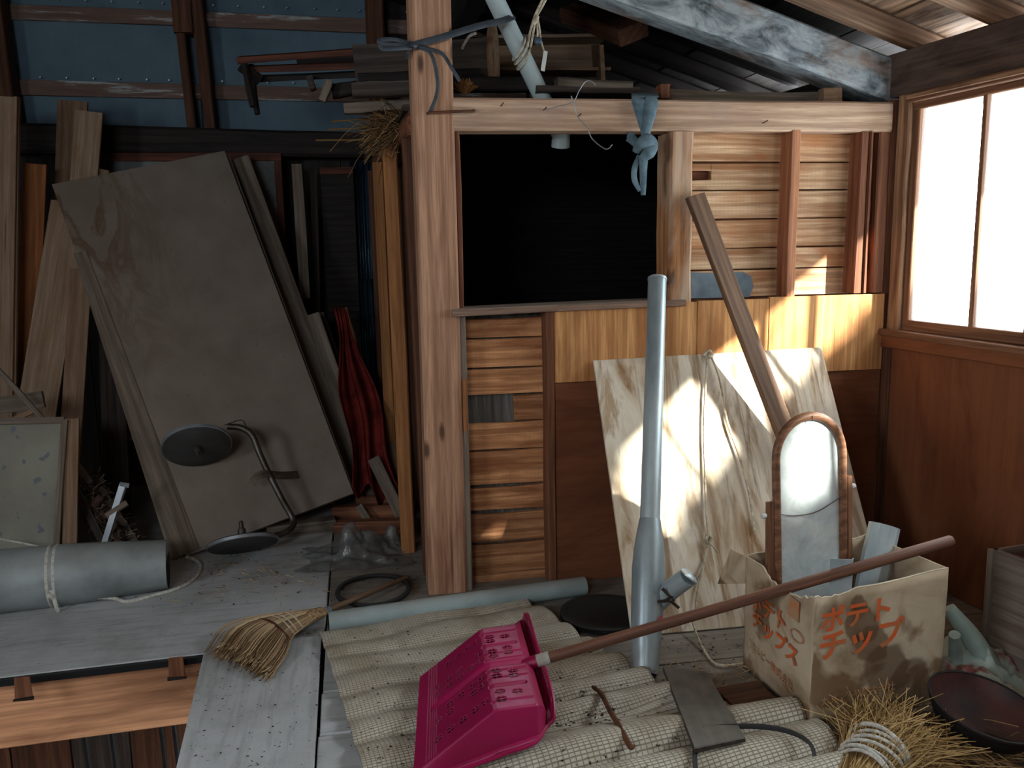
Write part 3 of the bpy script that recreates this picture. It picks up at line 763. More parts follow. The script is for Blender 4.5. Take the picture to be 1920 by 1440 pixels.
# ---- roof
ce = struct('ceiling', (0, 1.7, 2.2))
sl = V((-1, 0, .327)).normalized(); rn = V((-.327, 0, -1)).normalized()
x = 2.385; i = 0
EAVE = 2.385
while x > -1.25:
    w = .118+.03*((i*53) % 10)/10
    x2 = x-w
    jz = random.uniform(-.003, .003)
    for (ya, yb_, m) in ((-1.25, 2.72, M_roof), (2.722, 4.65, M_black_wood)):  # far boards coloured near-black so the attic looks unlit
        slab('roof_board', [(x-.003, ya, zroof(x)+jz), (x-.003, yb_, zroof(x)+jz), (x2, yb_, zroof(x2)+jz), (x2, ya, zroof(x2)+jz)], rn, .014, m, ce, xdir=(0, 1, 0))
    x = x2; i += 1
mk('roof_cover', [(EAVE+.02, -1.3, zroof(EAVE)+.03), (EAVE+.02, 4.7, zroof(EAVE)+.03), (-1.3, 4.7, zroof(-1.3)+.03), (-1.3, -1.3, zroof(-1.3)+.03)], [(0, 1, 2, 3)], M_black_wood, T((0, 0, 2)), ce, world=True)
mk('roof_cover', [(-1.2, -1.3, zroof(-1.3)+.03), (-1.2, 4.7, zroof(-1.3)+.03), (-2.75, 4.7, 2.35), (-2.75, -1.3, 2.35)], [(0, 1, 2, 3)], M_black_wood, T((0, 0, 2)), ce, world=True)
for Y in (4.1, 3.75, 3.4, 3.05, 2.665, 2.315, 1.96, 1.61, 1.26, .9, .5, 0, -.5):
    a = V((2.2, Y, zroof(2.2)-.038)); b = V((-1.2, Y, zroof(-1.2)-.038))
    if Y == 4.1 : pass
    beam('rafter', a, b, .062, .068, (0, 0, -1), M_rafter if Y < 2.8 else M_black_wood, ce, seg=5, jit=.004, ch=.012)  # rafters over the attic coloured near-black to imitate its shade
p0 = V((1.84, 2.79, 1.655)); p1 = V((-1.3, 2.79, 1.655+.313*3.14))
o = beam('sloping_beam', p0, p1, .142, .13, (0, -1, 0), M_bigbeam, ce, seg=10, jit=.004, ch=.008); o['label'] = 'heavy weathered grey sloping beam'
o = beam('brace', at(1188, 62, Y=3.1), at(1075, 20, Y=3.5), .12, .06, (0, -1, .3), M_stud_dark, ce, seg=2)
beam('purlin', (.5, 2.95, 2.12), (.5, 4.6, 2.12), .09, .09, (0, 0, 1), M_black_wood, ce, seg=2)

slab('attic_board', [(.165, 4.54, 1.55), (2.1, 4.54, 1.55), (2.1, 4.54, 3.0), (.165, 4.54, 3.0)], (0, -1, 0), .016, M_black_wood, wb)  # black instead of blue sheet, the attic's darkness put into the colour
# ---- walls out of the picture
wlf = struct('wall_left', (-2.62, 1.7, 0))
LY0, LY1, LZ0, LZ1 = -.35, .7, 1.05, 1.85
for (y0, y1, z0, z1) in ((-1.25, LY0, -1.2, 3), (LY1, 4.65, -1.2, 3), (LY0, LY1, -1.2, LZ0), (LY0, LY1, LZ1, 3)):
    slab('wall_board', [(-2.62, y0, z0), (-2.62, y1, z0), (-2.62, y1, z1), (-2.62, y0, z1)], (1, 0, 0), .04, M_grey_plank, wlf)
portal('left_window_portal', portal_m((-2.70, (LY0+LY1)/2, (LZ0+LZ1)/2), (1, 0, 0), (0, 1, 0)), LY1-LY0, LZ1-LZ0)
wf = struct('wall_front', (0, -1.22, 0))
OX0, OX1, OZ0, OZ1 = -1.6, -.65, 1.45, 2.0
for (x0, x1, z0, z1) in ((-2.65, OX0, -1.2, 3), (OX1, 2.4, -1.2, 3), (OX0, OX1, -1.2, OZ0), (OX0, OX1, OZ1, 3)):
    slab('wall_board', [(x0, -1.22, z0), (x0, -1.22, z1), (x1, -1.22, z1), (x1, -1.22, z0)], (0, 1, 0), .03, M_grey_plank, wf)
portal('front_window_portal', portal_m(((OX0+OX1)/2, -1.30, (OZ0+OZ1)/2), (0, 1, 0), (-1, 0, 0)), OX1-OX0, OZ1-OZ0)
# ---- unseen board screen added outside to trim the sun patches from below
low_block = struct('added_sun_block', (3.85, -.4, -1.2))
for i in range(18):
    y0 = -2.2+i*.17
    slab('sun_block_board', [(3.85, y0, -1.2), (3.85, y0+.165, -1.2), (3.85, y0+.165, 2.43+.02*((i*7) % 3)), (3.85, y0, 2.43+.02*((i*5) % 3))], (-1, 0, 0), .02, M_grey_plank, low_block, xdir=(0, 0, 1))
tall_block = struct('added_sun_block_tall', (3.9, -2, -1.2))  # taller unseen screen with a ledge, added to block stray sun
for i in range(13):
    y0 = -3.02+i*.17
    slab('sun_block_tall_board', [(3.88, y0, -1.2), (3.88, y0+.166, -1.2), (3.88, y0+.166, 2.85), (3.88, y0, 2.85)], (-1, 0, 0), .02, M_grey_plank, tall_block, xdir=(0, 0, 1))
beam('sun_block_ledge', (3.86, -3.2, 2.78), (3.86, -.565, 2.78), .19, .10, (-1, 0, 0), M_grey_plank, tall_block, seg=2)
# ================================================================== THINGS, right half
# ---- weathered plywood panel leaning on the partition
pTL, pTR = V((.744, YW-.012, .766)), V((1.553, YW-.012, .778))
pBL, pBR = V((.742, 2.256, 0.003)), V((1.56, 2.235, 0.003))
pn = (pBR-pBL).cross(pTL-pBL).normalized()
if pn.y > 0: pn = -pn
def mat_panelw():
    s = NT('weathered_leaning_plywood')
    v = s.coords((.9, 4.5, 4.5)); n = s.noise(v, 1.7, 6, .6, 1.4)
    c = s.ramp(n, [(.34, rgb(138, 104, 72)), (.44, rgb(196, 178, 154)), (.55, rgb(214, 202, 184)), (.63, rgb(168, 142, 112)), (.72, rgb(206, 192, 172))])
    v2 = s.coords((.7, 7, 7)); n2 = s.noise(v2, 1.5, 5, .6, 1.0)
    c = s.mix(s.ramp(n2, [(.53, (0,)), (.60, (.75,)), (.66, (.15,))]), c, rgb(122, 92, 64))
    v4 = s.coords((2, 2, 2)); n4 = s.noise(v4, 2.5, 5, .6)
    c = s.mix(s.ramp(n4, [(.52, (0,)), (.7, (.6,))]), c, rgb(128, 116, 108))
    v3 = s.coords((3, 80, 80)); g = s.noise(v3, 1.5, 4); s.bump(g, .2, .001)
    return s.done(c, .8, 0, .2)
o = slab('plywood_panel', [pBL, pBR, pTR, pTL], pn, .009, mat_panelw(), xdir=pTL-pBL)
tag(o, 'stained weathered plywood sheet leaning against the partition under the opening', 'plywood sheet')
# cord hanging over the panel
def onp(x, y, d=.006): return on_plane(x, y, pBL, pn)+pn*d
cord = thing('hanging_cord', 'thin pale cord looped over the weathered plywood sheet and trailing to the floor', 'cord', at(1350, 1215, Z=.005))
tube('cord_strand', [onp(1326, 664, .004), onp(1322, 720), onp(1319, 800), onp(1321, 900), onp(1323, 960), onp(1326, 1008, .012)], .0038, M_cord, cord, res=6, sub=4)
tube('cord_strand', [onp(1330, 662, .004), onp(1348, 712), onp(1362, 790), onp(1386, 860), onp(1404, 930), onp(1414, 1002)], .0038, M_cord, cord, res=6, sub=4)
tube('cord_strand', [onp(1326, 1008, .012), onp(1318, 1060), onp(1306, 1110, .01), onp(1301, 1150, .012), at(1300, 1170, Z=.03), at(1318, 1215, Z=.006), at(1345, 1246, Z=.005), at(1395, 1244, Z=.005)], .0036, M_cord, cord, res=6, sub=4)
tube('cord_strand', [onp(1328, 1012, .012), onp(1320, 1050), onp(1304, 1082, .008)], .0034, M_cord, cord, res=6, sub=3)
tube('knot', [onp(1322, 1004, .008), onp(1330, 1010, .018), onp(1324, 1020, .012), onp(1320, 1012, .018), onp(1329, 1004, .012)], .0055, M_cord, cord, res=6, sub=4)
tube('cord_end', [onp(1328, 1020, .012), onp(1336, 1028, .014), onp(1344, 1036, .008)], .003, M_cord, cord, res=6, sub=2)
kn = tube('knot', [onp(1318, 668, .006), onp(1326, 660, .014), onp(1334, 666, .008), onp(1328, 673, .012)], .0045, M_cord, cord, res=6, sub=4)
# ---- diagonal brace plank
b0, b1 = at(1306, 376, Y=2.665), at(1482, 838, Y=2.46)
o = beam('diagonal_plank', b0-(b1-b0)*.02, b1+(b1-b0)*.30, .066, .022, V((.2, -1, .25)), wood('brace_wood', rgb(128, 98, 76), rgb(82, 60, 46), vary=.02, grain=1.4), seg=4)
pass; tag(o, 'long grey-brown plank leaning diagonally from the cracked post to behind the mirror', 'plank')
# ---- standing galvanised down pipe with a branch
dp = thing('down_pipe', 'tall galvanised down pipe with clamped side branch standing against the sill', 'pipe', at(1210, 1262, Z=.0))
q0 = at(1210, 1262, Z=.005); q1 = V((.918, 2.56, 1.03))
def pa(t): return lerp(q0, q1, t)
tube('lower_sleeve', [pa(.0), pa(.12), pa(.24), pa(.30), pa(.355)], [.034, .044, .046, .040, .030], M_metal, dp, res=22, sub=2)
tube('upper_pipe', [pa(.33), pa(.6), pa(1.0)], .0285, M_metal, dp, res=24)
lathe('pipe_rim', [(.0285, 0), (.0300, .001), (.0300, .008), (.0285, .009)], frame(pa(.995), V((0, 0, 1)).cross(q1-q0), q1-q0), M_metal, dp, seg=24)
pe = (q1-q0).normalized()
beam('seam', pa(.02)+V((-.02, -.040, 0)), pa(.34)+V((-.012, -.030, 0)), .004, .006, (-.4, -1, 0), M_metal, dp, seg=2)
bp0 = pa(.185)+V((.025, -.01, -.01)); bp1 = at(1290, 1082, Y=2.06)
tube('side_branch', [bp0+V((-.01, 0, -.035)), lerp(bp0, bp1, .45)+V((0, 0, -.008)), bp1], [.024, .027, .027], M_metal, dp, res=16, sub=4)
lathe('branch_cap', [(.027, 0), (.0275, .004), (.018, .010), (.004, .013)], frame(bp1, V((0, 1, 0)), bp1-bp0), M_metal, dp, seg=16)
cl = pa(.185)+V((.040, -.062, .0))
for (d0, d1) in ((V((-.02, 0, .03)), V((.012, 0, -.01))), (V((.03, -.002, .024)), V((-.012, 0, -.004))), (V((-.035, 0, -.006)), V((.01, 0, -.006))), (V((.004, 0, -.008)), V((.028, 0, -.03)))):
    beam('clamp_arm', cl+d0, cl+d1, .008, .003, (0, -1, 0), M_steel_dark, dp, seg=1)
lathe('clamp_bolt', [(.004, 0), (.004, .012), (.002, .014)], frame(cl, V((1, 0, 0)), V((0, -1, 0))), M_steel_dark, dp, seg=8)
mk('sticker', [(-.011, 0, -.012), (.011, 0, -.012), (.011, 0, .012), (-.011, 0, .012)], [(0, 1, 2, 3)], M_print_pink, T(pa(.13)+V((.022, -.0415, 0))) @ Matrix.Rotation(radians(28), 4, 'Z'), dp)

# ---- cardboard box of snacks
BA, BB, BC = V((.985, 2.030, 0)), V((1.008, 1.722, 0)), V((1.375, 1.752, 0))
BD = BA+BC-BB
hA, hB, hC, hD = .312, .325, .352, .335
box = thing('cardboard_box', 'torn water-stained cardboard box with faded orange katakana, holding the mirror', 'box', (BA+BC)/2)
def side(name, p, q, hp, hq, rim, mat=None):
    d = (q-p).normalized(); nrm = d.cross(V((0, 0, 1)))
    def fn(u, v):
        h = lerp(hp, hq, u)+rim(u)
        b = .006*sin(pi*u)*sin(pi*v) + .003*noise.noise(V((u*5, v*4, hp*9)))
        return lerp(p, q, u)+V((0, 0, h*v))+nrm*b
    o = surf(name, 40, 14, fn, mat or M_card, frame(p, d, nrm), box, thick=.004, offset=-1)
    pts = [fn(i/40, 1.0) for i in range(41)]
    e = tube('torn_edge', [x-nrm*.002 for x in pts], .0026, M_cardedge, o, res=5)
    return o
def tear(u):
    z = 0
    if .25 < u < .95: z = -.028*sin((u-.25)/.7*pi)**.6 - .016*noise.noise(V((u*9, 3, 0))) - .007*noise.noise(V((u*27, 7, 0)))
    if u > .93: z -= .004
    return z
def tear2(u): return (-.010*sin(u/.3*pi)+.006*noise.noise(V((u*30, 1, 4))) if u < .3 else 0) + .002*sin(u*9)
s_left = side('box_side', BA, BB, hA, hB, tear)
s_front = side('box_side', BB, BC, hB, hC, tear2, M_card_front)
side('box_side', BC, BD, hC, hD, lambda u: 0)
side('box_side', BD, BA, hD, hA, lambda u: -.006*sin(u*12))
slab('box_bottom', [BA+V((0, 0, .006)), BB+V((0, 0, .006)), BC+V((0, 0, .006)), BD+V((0, 0, .006))], (0, 0, 1), .004, M_card, box)
nl = (BB-BA).normalized().cross(V((0, 0, 1))); nf = (BC-BB).normalized().cross(V((0, 0, 1)))
def flat_text(body, size, p, xd, nrm, parent, mat, shear=0.0, sx=1.0, name='printed_text'):
    cu = bpy.data.curves.new('text', 'FONT'); cu.body = body; cu.size = size; cu.shear = shear; cu.offset = size*(.03 if mat is M_print else .01)
    cu.align_x = 'LEFT'; cu.align_y = 'CENTER'; cu.resolution_u = 3
    ob = bpy.data.objects.new('text', cu); col.objects.link(ob)
    dg = bpy.context.evaluated_depsgraph_get()
    me = bpy.data.meshes.new_from_object(ob.evaluated_get(dg))
    bpy.data.objects.remove(ob)
    me.name = name
    me.materials.clear(); me.materials.append(mat)
    M = frame(p, xd, nrm) @ Matrix.Diagonal((sx, 1, 1, 1))
    # local z is the normal, local y up
    o = bpy.data.objects.new(name, me)
    return link(o, M, parent)
def on_left(u, z): return lerp(BA, BB, u)+V((0, 0, z))+nl*(.0065+.006*sin(pi*u)*sin(pi*min(z/.3, 1)))
def on_front(u, z): return lerp(BB, BC, u)+V((0, 0, z))+nf*(.0065+.006*sin(pi*u)*sin(pi*min(z/.33, 1)))
xl = (BB-BA); xf = (BC-BB)
flat_text('ポテト', .058, on_left(.14, .216), xl+V((0, 0, -.012)), nl, s_left, M_print, .12, .95)
flat_text('チップス', .056, on_left(.16, .166), xl+V((0, 0, -.03)), nl, s_left, M_print, .12, .95)
mk('printed_block', [on_left(.70, .245), on_left(.84, .240), on_left(.84, .292), on_left(.70, .294)], [(0, 1, 2, 3)], M_print_faint, frame(on_left(.7, .25), xl, nl), s_left, world=True)
flat_text('カルビー株式会社', .028, on_left(.14, .085), xl+V((0, 0, -.03)), nl, s_left, M_print_faint, .0, .9)
flat_text('ポテト', .066, on_front(.03, .262), xf+V((0, 0, .02)), nf, s_front, M_print, .1, 1.0)
flat_text('チップ', .078, on_front(.02, .196), xf+V((0, 0, .02)), nf, s_front, M_print, .1, 1.0)
flat_text('カルビー株式会社', .026, on_front(.06, .060), xf+V((0, 0, .02)), nf, s_front, M_print_faint, 0, 1.0)
# printed oval beside the small lettering
ov = []
for j in range(24):
    q = 2*pi*j/24; ov.append(on_left(.82+.09*cos(q), .205+.016*sin(q)))
ovi = [on_left(.82+.075*cos(2*pi*j/24), .205+.012*sin(2*pi*j/24)) for j in range(24)]
mk('printed_oval', ov+ovi, [(j, (j+1) % 24, 24+(j+1) % 24, 24+j) for j in range(24)], M_print_faint, frame(on_left(.7, .175), xl, nl), s_left, world=True)
# flap folded out on the back-left corner
slab('box_flap', [BA+V((-.002, .002, hA)), BA+V((-.004, .09, hA-.01)), BA+V((-.05, .07, hA-.10)), BA+V((-.004, .0, hA-.075))], (-1, 0, .2), .004, M_card, box)

# ---- arched mirror standing in the box
mir = thing('arched_mirror', 'arched dusty tabletop mirror in a brown wooden frame standing in the box', 'mirror', (1.16, 1.97, .0))
mc = V((1.150, 1.965, .02)); mx_ = V((.97, .17, 0)).normalized(); mz_ = V((-.015, .07, 1)).normalized()
mn = mx_.cross(mz_).normalized()
if mn.y > 0: mn = -mn
W2, HT = .106, .672          # half width, full height
def arch(w, h, n=18):
    P = [(-w, 0)]
    for j in range(n+1):
        q = pi-pi*j/n; P.append((w*cos(q), h-w+w*sin(q)))
    P.append((w, 0)); return P
def mp_(x, z, d=0): return mc+mx_*x+mz_*z+mn*d
tube('mirror_frame', [mp_(x, z) for (x, z) in arch(W2, HT)], .0115, M_mirrorwood, mir, res=10)
gl = arch(W2-.006, HT-.006)
o = mk('mirror_glass', [mp_(x, z, -.002) for (x, z) in gl], [tuple(range(len(gl)))[::-1]], M_mirror, frame(mc, mx_, mn), mir, world=True)
mk('mirror_back', [mp_(x, z, -.010) for (x, z) in gl], [tuple(range(len(gl)))], M_stud_dark, frame(mc, mx_, mn), mir, world=True)
tube('mirror_wire', [mp_(-W2, .425, .004), mp_(-.05, .415, .006), mp_(.02, .418, .006), mp_(W2, .450, .004)], .0014, M_steel_dark, mir, res=5, sub=4)
beam('support_post', mp_(-W2-.024, .0, 0), mp_(-W2-.022, .46, 0), .034, .016, mn, M_mirrorwood, mir, seg=3, taper=.62)
beam('support_post', mp_(W2+.020, .0, 0), mp_(W2+.019, .50, 0), .020, .016, mn, M_mirrorwood, mir, seg=3, taper=.8)
for (x, z, s) in ((-W2-.040, .425, -1), (W2+.034, .47, 1)):
    lathe('knob', [(.002, -.008), (.0065, -.006), (.0078, 0), (.0065, .006), (.002, .008)], frame(mp_(x, z, .0), mn, mx_*s), M_white, mir, seg=10)
mk('joint_line', [mp_(-.0012, HT-.012, .0125), mp_(.0012, HT-.012, .0125), mp_(.0012, HT+.002, .0125), mp_(-.0012, HT+.002, .0125)], [(0, 1, 2, 3)], M_blackrubber, T(mp_(0, HT, .012)), mir, world=True)

# ---- bent sheet-metal pieces in the box
def channel(name, p0, p1, w, bend, label, wide=1.0):
    d = (p1-p0); L = d.length; d.normalize()
    xd = V((1, -.25, 0)); xd = (xd-d*xd.dot(d)).normalized(); n = xd.cross(d)
    if n.y > 0: n = -n
    prof = bend
    def fn(u, v):
        k = u*(len(prof)-1); i = min(int(k), len(prof)-2); f = k-i
        a = lerp(V((prof[i][0], prof[i][1], 0)), V((prof[i+1][0], prof[i+1][1], 0)), f)
        return p0+d*(L*v)+xd*(a.x*w)+n*(a.y*w)
    o = surf(name, (len(prof)-1), 6, fn, M_metal, frame(p0, d, n), None, thick=.0022, smooth=False)
    return tag(o, label, 'metal strip')
channel('gutter_piece', V((1.215, 1.88, .02)), at(1660, 985, Y=1.98), .040, [(-1, -.3), (-.92, .12), (-.5, .55), (.1, .62), (.7, .40), (.98, .05), (1, -.3)], 'long bent grey metal gutter length poking up from the box beside the mirror')
channel('angle_strip', V((1.115, 1.79, .02)), at(1580, 1048, Y=1.825), .031, [(-1, .15), (0, .1), (.82, .0), (.86, -.06), (1, -.5)], 'short folded grey metal strip propped in the box under the shovel handle')

# ---- wooden box at the right edge
rb = thing('grey_box', 'grimy grey wooden box against the right wall at the picture edge', 'box', (1.80, 1.80, 0))
ra = at(1858, 1240, Z=0); ra = V((1.615, 1.90, 0))
rq = [ra, ra+V((.05, -.30, 0)), ra+V((.27, -.27, 0)), ra+V((.22, .03, 0))]
hh = .33
for i in range(4):
    p, q = rq[i], rq[(i+1) % 4]
    if i == 2: q = q
    slab('box_wall', [p, q, q+V((0, 0, hh)), p+V((0, 0, hh))], (q-p).cross(V((0, 0, 1))), .012, M_greybox, rb)
slab('box_top', [rq[0]+V((0, 0, hh-.02)), rq[1]+V((0, 0, hh-.02)), rq[2]+V((0, 0, hh-.02)), rq[3]+V((0, 0, hh-.02))], (0, 0, 1), .01, wood('red_lid', rgb(112, 62, 50), rgb(66, 38, 34), vary=.02), rb)
beam('corner_strip', ra+V((-.003, -.004, 0)), ra+V((-.003, -.004, hh)), .02, .008, (-.5, -1, 0), M_grey_plank, rb, seg=1)

# ---- dark maroon pan
pc = at(1835, 1345, Z=.06)
pan = thing('enamel_pan', 'round maroon-lined sooty iron pan tilted on the straw beside the box', 'pan', (pc.x, pc.y, 0))
pm = frame(V((pc.x, pc.y, .035)), V((1, .1, -.10)), V((-.10, -.20, 1)))
R0 = .118
lathe('pan_bowl', [(.02, .0), (.06, .002), (.095, .018), (.112, .045), (.118, .060), (.1205, .061), (.1205, .058), (.114, .044), (.098, .014), (.06, -.004), (.02, -.006)], pm, M_bowl, pan, seg=36)
lathe('pan_shell', [(.02, -.007), (.062, -.005), (.100, .013), (.116, .043), (.1215, .056)], pm, M_bowl_out, pan, seg=36, caps=False)
P = [pm @ V((.1205*cos(2*pi*j/40), .1205*sin(2*pi*j/40), .061)) for j in range(40)]
tube('pan_rim', P, .003, M_bowl_out, pan, res=6, closed=True)

# ---- crumpled feed bag behind the pan
def crumple(c, rx, ry, h, seed, ridge=1.0):
    def fn(u, v):
        x = (u-.5)*2; y = (v-.5)*2
        r = min(1, sqrt(x*x+y*y))
        nn = noise.fractal(V((x*1.8+seed, y*1.8, seed*.3)), 0.9, 2.1, 5)
        fold = abs(noise.noise(V((x*2.4+seed, y*2.4+seed*2, 0))))
        z = h*max(0, (1-r**2.0))*(.55+.7*nn*ridge)+h*.35*(1-fold)*(1-r)+.004
        return V((c.x+x*rx*(1+.12*nn), c.y+y*ry*(1+.12*nn), max(.003, c.z+z)))
    return fn
cb = at(1850, 1255, Z=.0)
o = surf('crumpled_bag', 46, 46, crumple(V((1.53, 1.82, 0)), .16, .20, .10, 3.1), M_plastic_green, T((1.53, 1.82, 0)), None, thick=.001)
tag(o, 'crumpled pale green and red printed bag behind the maroon pan', 'bag')
t0 = at(1778, 1140, Y=1.87); t1 = at(1862, 1262, Z=.03)
tb = thing('sheet_tube', 'two pale green rolled sheets slumped beside the cardboard box', 'sheet roll', (t1.x, t1.y, 0))
tube('roll', [t0+V((0, 0, 0)), lerp(t0, t1, .5)+V((0, 0, .01)), t1], [.018, .026, .03], plain('pale_green_film', rgb(150, 170, 164), .6, 0, .4, c2=rgb(118, 132, 126), scale=7, bump=.2), tb, res=12, sub=4)
tube('roll', [at(1790, 1190, Z=.15), at(1792, 1240, Z=.06), at(1790, 1290, Z=.02)], [.014, .018, .019], tb.children[0].data.materials[0] if tb.children else M_white, tb, res=12, sub=4)

# ---- straw bundle bound with white cord
sb = thing('straw_bundle', 'loose straw sheaf bound with white cord at the lower right', 'straw bundle', at(1690, 1420, Z=0))
s0 = at(1628, 1440, Z=.03); s1 = at(1700, 1340, Z=.055)
ax = (s1-s0).normalized()
ch = []
sd = V((0, 0, 1)).cross(ax).normalized()
for i in range(1300):
    a = random.uniform(0, 2*pi); r = .046*sqrt(random.random())
    base = s0-ax*random.uniform(.02, .16)+sd*(cos(a)*r)+V((0, 0, max(-.02, sin(a)*r*.8)))
    sp = random.uniform(.0, 1.0)
    tip = s1+ax*random.uniform(-.05, .06)+sd*(cos(a)*r*1.6+random.gauss(0, .045))+V((0, 0, sin(a)*r*1.1+random.gauss(-.005, .02)))
    tip.z = max(.006, tip.z); base.z = max(.004, base.z)
    mid = lerp(base, tip, .55)+V((0, 0, .008))
    tip = lerp(mid, tip, random.uniform(.25, 1.0)); kk_ = random.gauss(0, .5); tip = mid+Matrix.Rotation(kk_, 3, 'Z') @ (tip-mid)+V((0, 0, random.gauss(-.008, .012))); tip.z = max(.006, tip.z)
    ch.append(sweep([base, mid, tip], .0010, 3))
o = multi('straw_stalks', ch, M_straw, T(s0), sb); o['kind'] = 'stuff'
for k in range(9):
    c = s0+ax*(-.035+.0125*k)+V((0, 0, .0))
    rr = .060+.003*sin(k*1.9)+.0010*k
    P = [c+sd*(cos(2*pi*j/26)*rr)+V((0, 0, max(-.028, sin(2*pi*j/26)*rr*.86)))+ax*(.012*sin(2*pi*j/26+k)) for j in range(26)]
    tube('binding_cord', P, .0036, M_rope, sb, res=6, closed=True)
ch = []
for i in range(420):
    p = at(random.uniform(1660, 1925), random.uniform(1325, 1460), Z=random.uniform(.004, .03))
    a = random.gauss(-.5, .55); L = random.uniform(.03, .13)
    q = p+V((cos(a)*L, sin(a)*L, random.uniform(-.006, .012))); q.z = max(.003, q.z)
    ch.append(sweep([p, lerp(p, q, .5)+V((0, 0, .004)), q], .0011, 3))
o = multi('loose_straw', ch, M_straw_dark, T(at(1800, 1400, Z=0))); tag(o, 'loose dark straw strewn over the floor at the lower right', 'straw', kind='stuff')

# ---- woven straw mat, pleated
ML = [(0, (-.165, 2.46, 0)), (.35, (-.095, 2.06, 0)), (.7, (-.02, 1.62, 0)), (1.0, (.06, 1.22, 0))]
MR = [(0, (.47, 2.565, 0)), (.35, (.63, 2.15, 0)), (.62, (.745, 1.885, 0)), (.66, (.99, 1.80, 0)), (1.0, (1.04, 1.42, 0))]
NP = 11.0
def mat_z(u, v):
    ph = v*NP+.22*sin(u*2.2+v*3)+.30*noise.noise(V((u*1.5, v*7, 2)))
    f = ph-math.floor(ph)
    amp = .020+.018*min(1, max(0, (v-.25)*2))
    amp *= .5+.6*min(1, max(0, u*1.1+v*.8-.35))
    amp *= .75+.5*noise.noise(V((u*1.2, math.floor(ph)*3.3, 5)))+.25
    z = amp*(sin(pi*min(1, f/.86))**.75 if f < .86 else .02)
    if f > .86: z = amp*.04
    return z, ph
def mat_fn(u, v):
    a = poly_at(ML, v); b = poly_at(MR, v)
    z, ph = mat_z(u, v)
    kk = math.floor(ph)
    ex = .035*noise.noise(V((kk*2.7, 1, 0)))       # every pleat ends a little differently
    uu = u+ex*u
    p = lerp(a, b, uu)+V((0, .006*noise.noise(V((u*6, v*9, 0))), 0))
    lift = .010*noise.noise(V((u*3, v*3, 4)))+.005
    return V((p.x, p.y, z+max(0, lift)+.004))
o = surf('straw_mat', 90, 330, mat_fn, M_mat, T((.4, 2.0, 0)), None, thick=.004, offset=-1)
uvl = o.data.uv_layers.new(name='UVMap')
for li, lp in enumerate(o.data.loops):
    i = lp.vertex_index; uvl.data[li].uv = (i//331/90.0*.62, (i % 331)/330.0*1.25)
tag(o, 'large dirty woven straw mat lying in pleats across the floor', 'mat')
def mat_top(x, y):
    """height over floor near the mat"""
    return .03

# ---- magenta snow shovel
sh = thing('snow_shovel', 'magenta plastic snow shovel with long wooden handle resting on the cardboard box', 'shovel', (.25, 1.95, 0))
cf, cn = at(788, 1272, Z=.058), at(776, 1452, Z=.050)      # cutting edge, far and near
bf, bn = at(899, 1184, Z=.140), at(925, 1335, Z=.150)      # bend
rf, rn_ = at(966, 1172, Z=.135), at(1006, 1322, Z=.140)    # rear top edge
lf, ln = at(974, 1166, Z=.090), at(1022, 1334, Z=.090)     # lip
rows = [(0, cf, cn), (.55, bf, bn), (.60, lerp(bf, rf, .10)+V((0, 0, .003)), lerp(bn, rn_, .10)+V((0, 0, .003))), (.82, rf, rn_), (.88, lerp(rf, lf, .5)+V((.004, 0, .004)), lerp(rn_, ln, .5)+V((.004, 0, .004))), (.93, lf, ln), (.965, lf+V((.012, 0, .006)), ln+V((.012, 0, .006))), (1.0, lf+V((.016, 0, .028)), ln+V((.016, 0, .028)))]
def sh_row(u):
    for i in range(len(rows)-1):
        if u <= rows[i+1][0] or i == len(rows)-2:
            k = (u-rows[i][0])/(rows[i+1][0]-rows[i][0]); return lerp(rows[i][1], rows[i+1][1], k), lerp(rows[i][2], rows[i+1][2], k)
def sh_fn(u, v):
    a, b = sh_row(u)
    w = (b-a); e = .10
    body = min(1, max(0, (u-.05)/.5))
    drop = 0
    # v: 0..e far side wall, e..1-e top, 1-e..1 near side wall with flange
    if v < e:
        k = 1-v/e; p = a; drop = k
        p = a-w.normalized()*(.012*k); 
    elif v > 1-e:
        k = (v-(1-e))/e; drop = k
        p = b+w.normalized()*(.012*k+(.010 if k > .92 else 0))
    else:
        k = (v-e)/(1-2*e); p = lerp(a, b, k)
    zmin = lerp(.040, .075, u)
    kk = min(1, drop*1.08)
    kk = 1-(1-kk)**1.0 if kk > 0 else 0
    z = lerp(p.z, min(p.z, zmin), kk**1.4)
    # ribs and grooves on the top
    if e < v < 1-e:
        k = (v-e)/(1-2*e)
        if .08 < u < .86:
            g = abs(k-.5)
            if g < .035 and u > .10: z -= .012*(1-g/.035)*min(1, u/.35)
            for c0 in (.25, .75):
                g = abs(k-c0)
                if g < .02 and .55 < u < .80: z -= .008*(1-g/.02)
            if u > .55 and u < .82:
                for c0 in (.08, .36, .44, .58, .66, .92):
                    if abs(k-c0) < .008: z -= .002
            if u < .16 and abs((u*60) % 1-.5) < .16: z -= .0012
    if u > .90: z = max(z, p.z-.03*kk)
    return V((p.x, p.y, z))
petal = []
for (uu, kks) in ((.63, (.13, .19, .33, .40, .58, .64, .82, .90)), (.73, (.15, .31, .37, .60, .66, .84)),):
    for kk in kks: petal.append((uu, kk))
for j, uu in enumerate((.17, .26, .35, .44, .51)):
    for kk in (.12, .30, .38, .60, .68, .86): 
        if (j+int(kk*50)) % 6: petal.append((uu, kk))
def sh_skip(u, v):
    if v < .1 or v > .9: return False
    k = (v-.1)/.8
    for (pu, pk) in petal:
        du = (u-pu)*.36; dk = (k-pk)*.42
        if abs(du) < .014 and abs(dk) < .014:
            r = sqrt(du*du+dk*dk)
            return r < .0112 and abs(du) > .0012 and abs(dk) > .0012
    return False
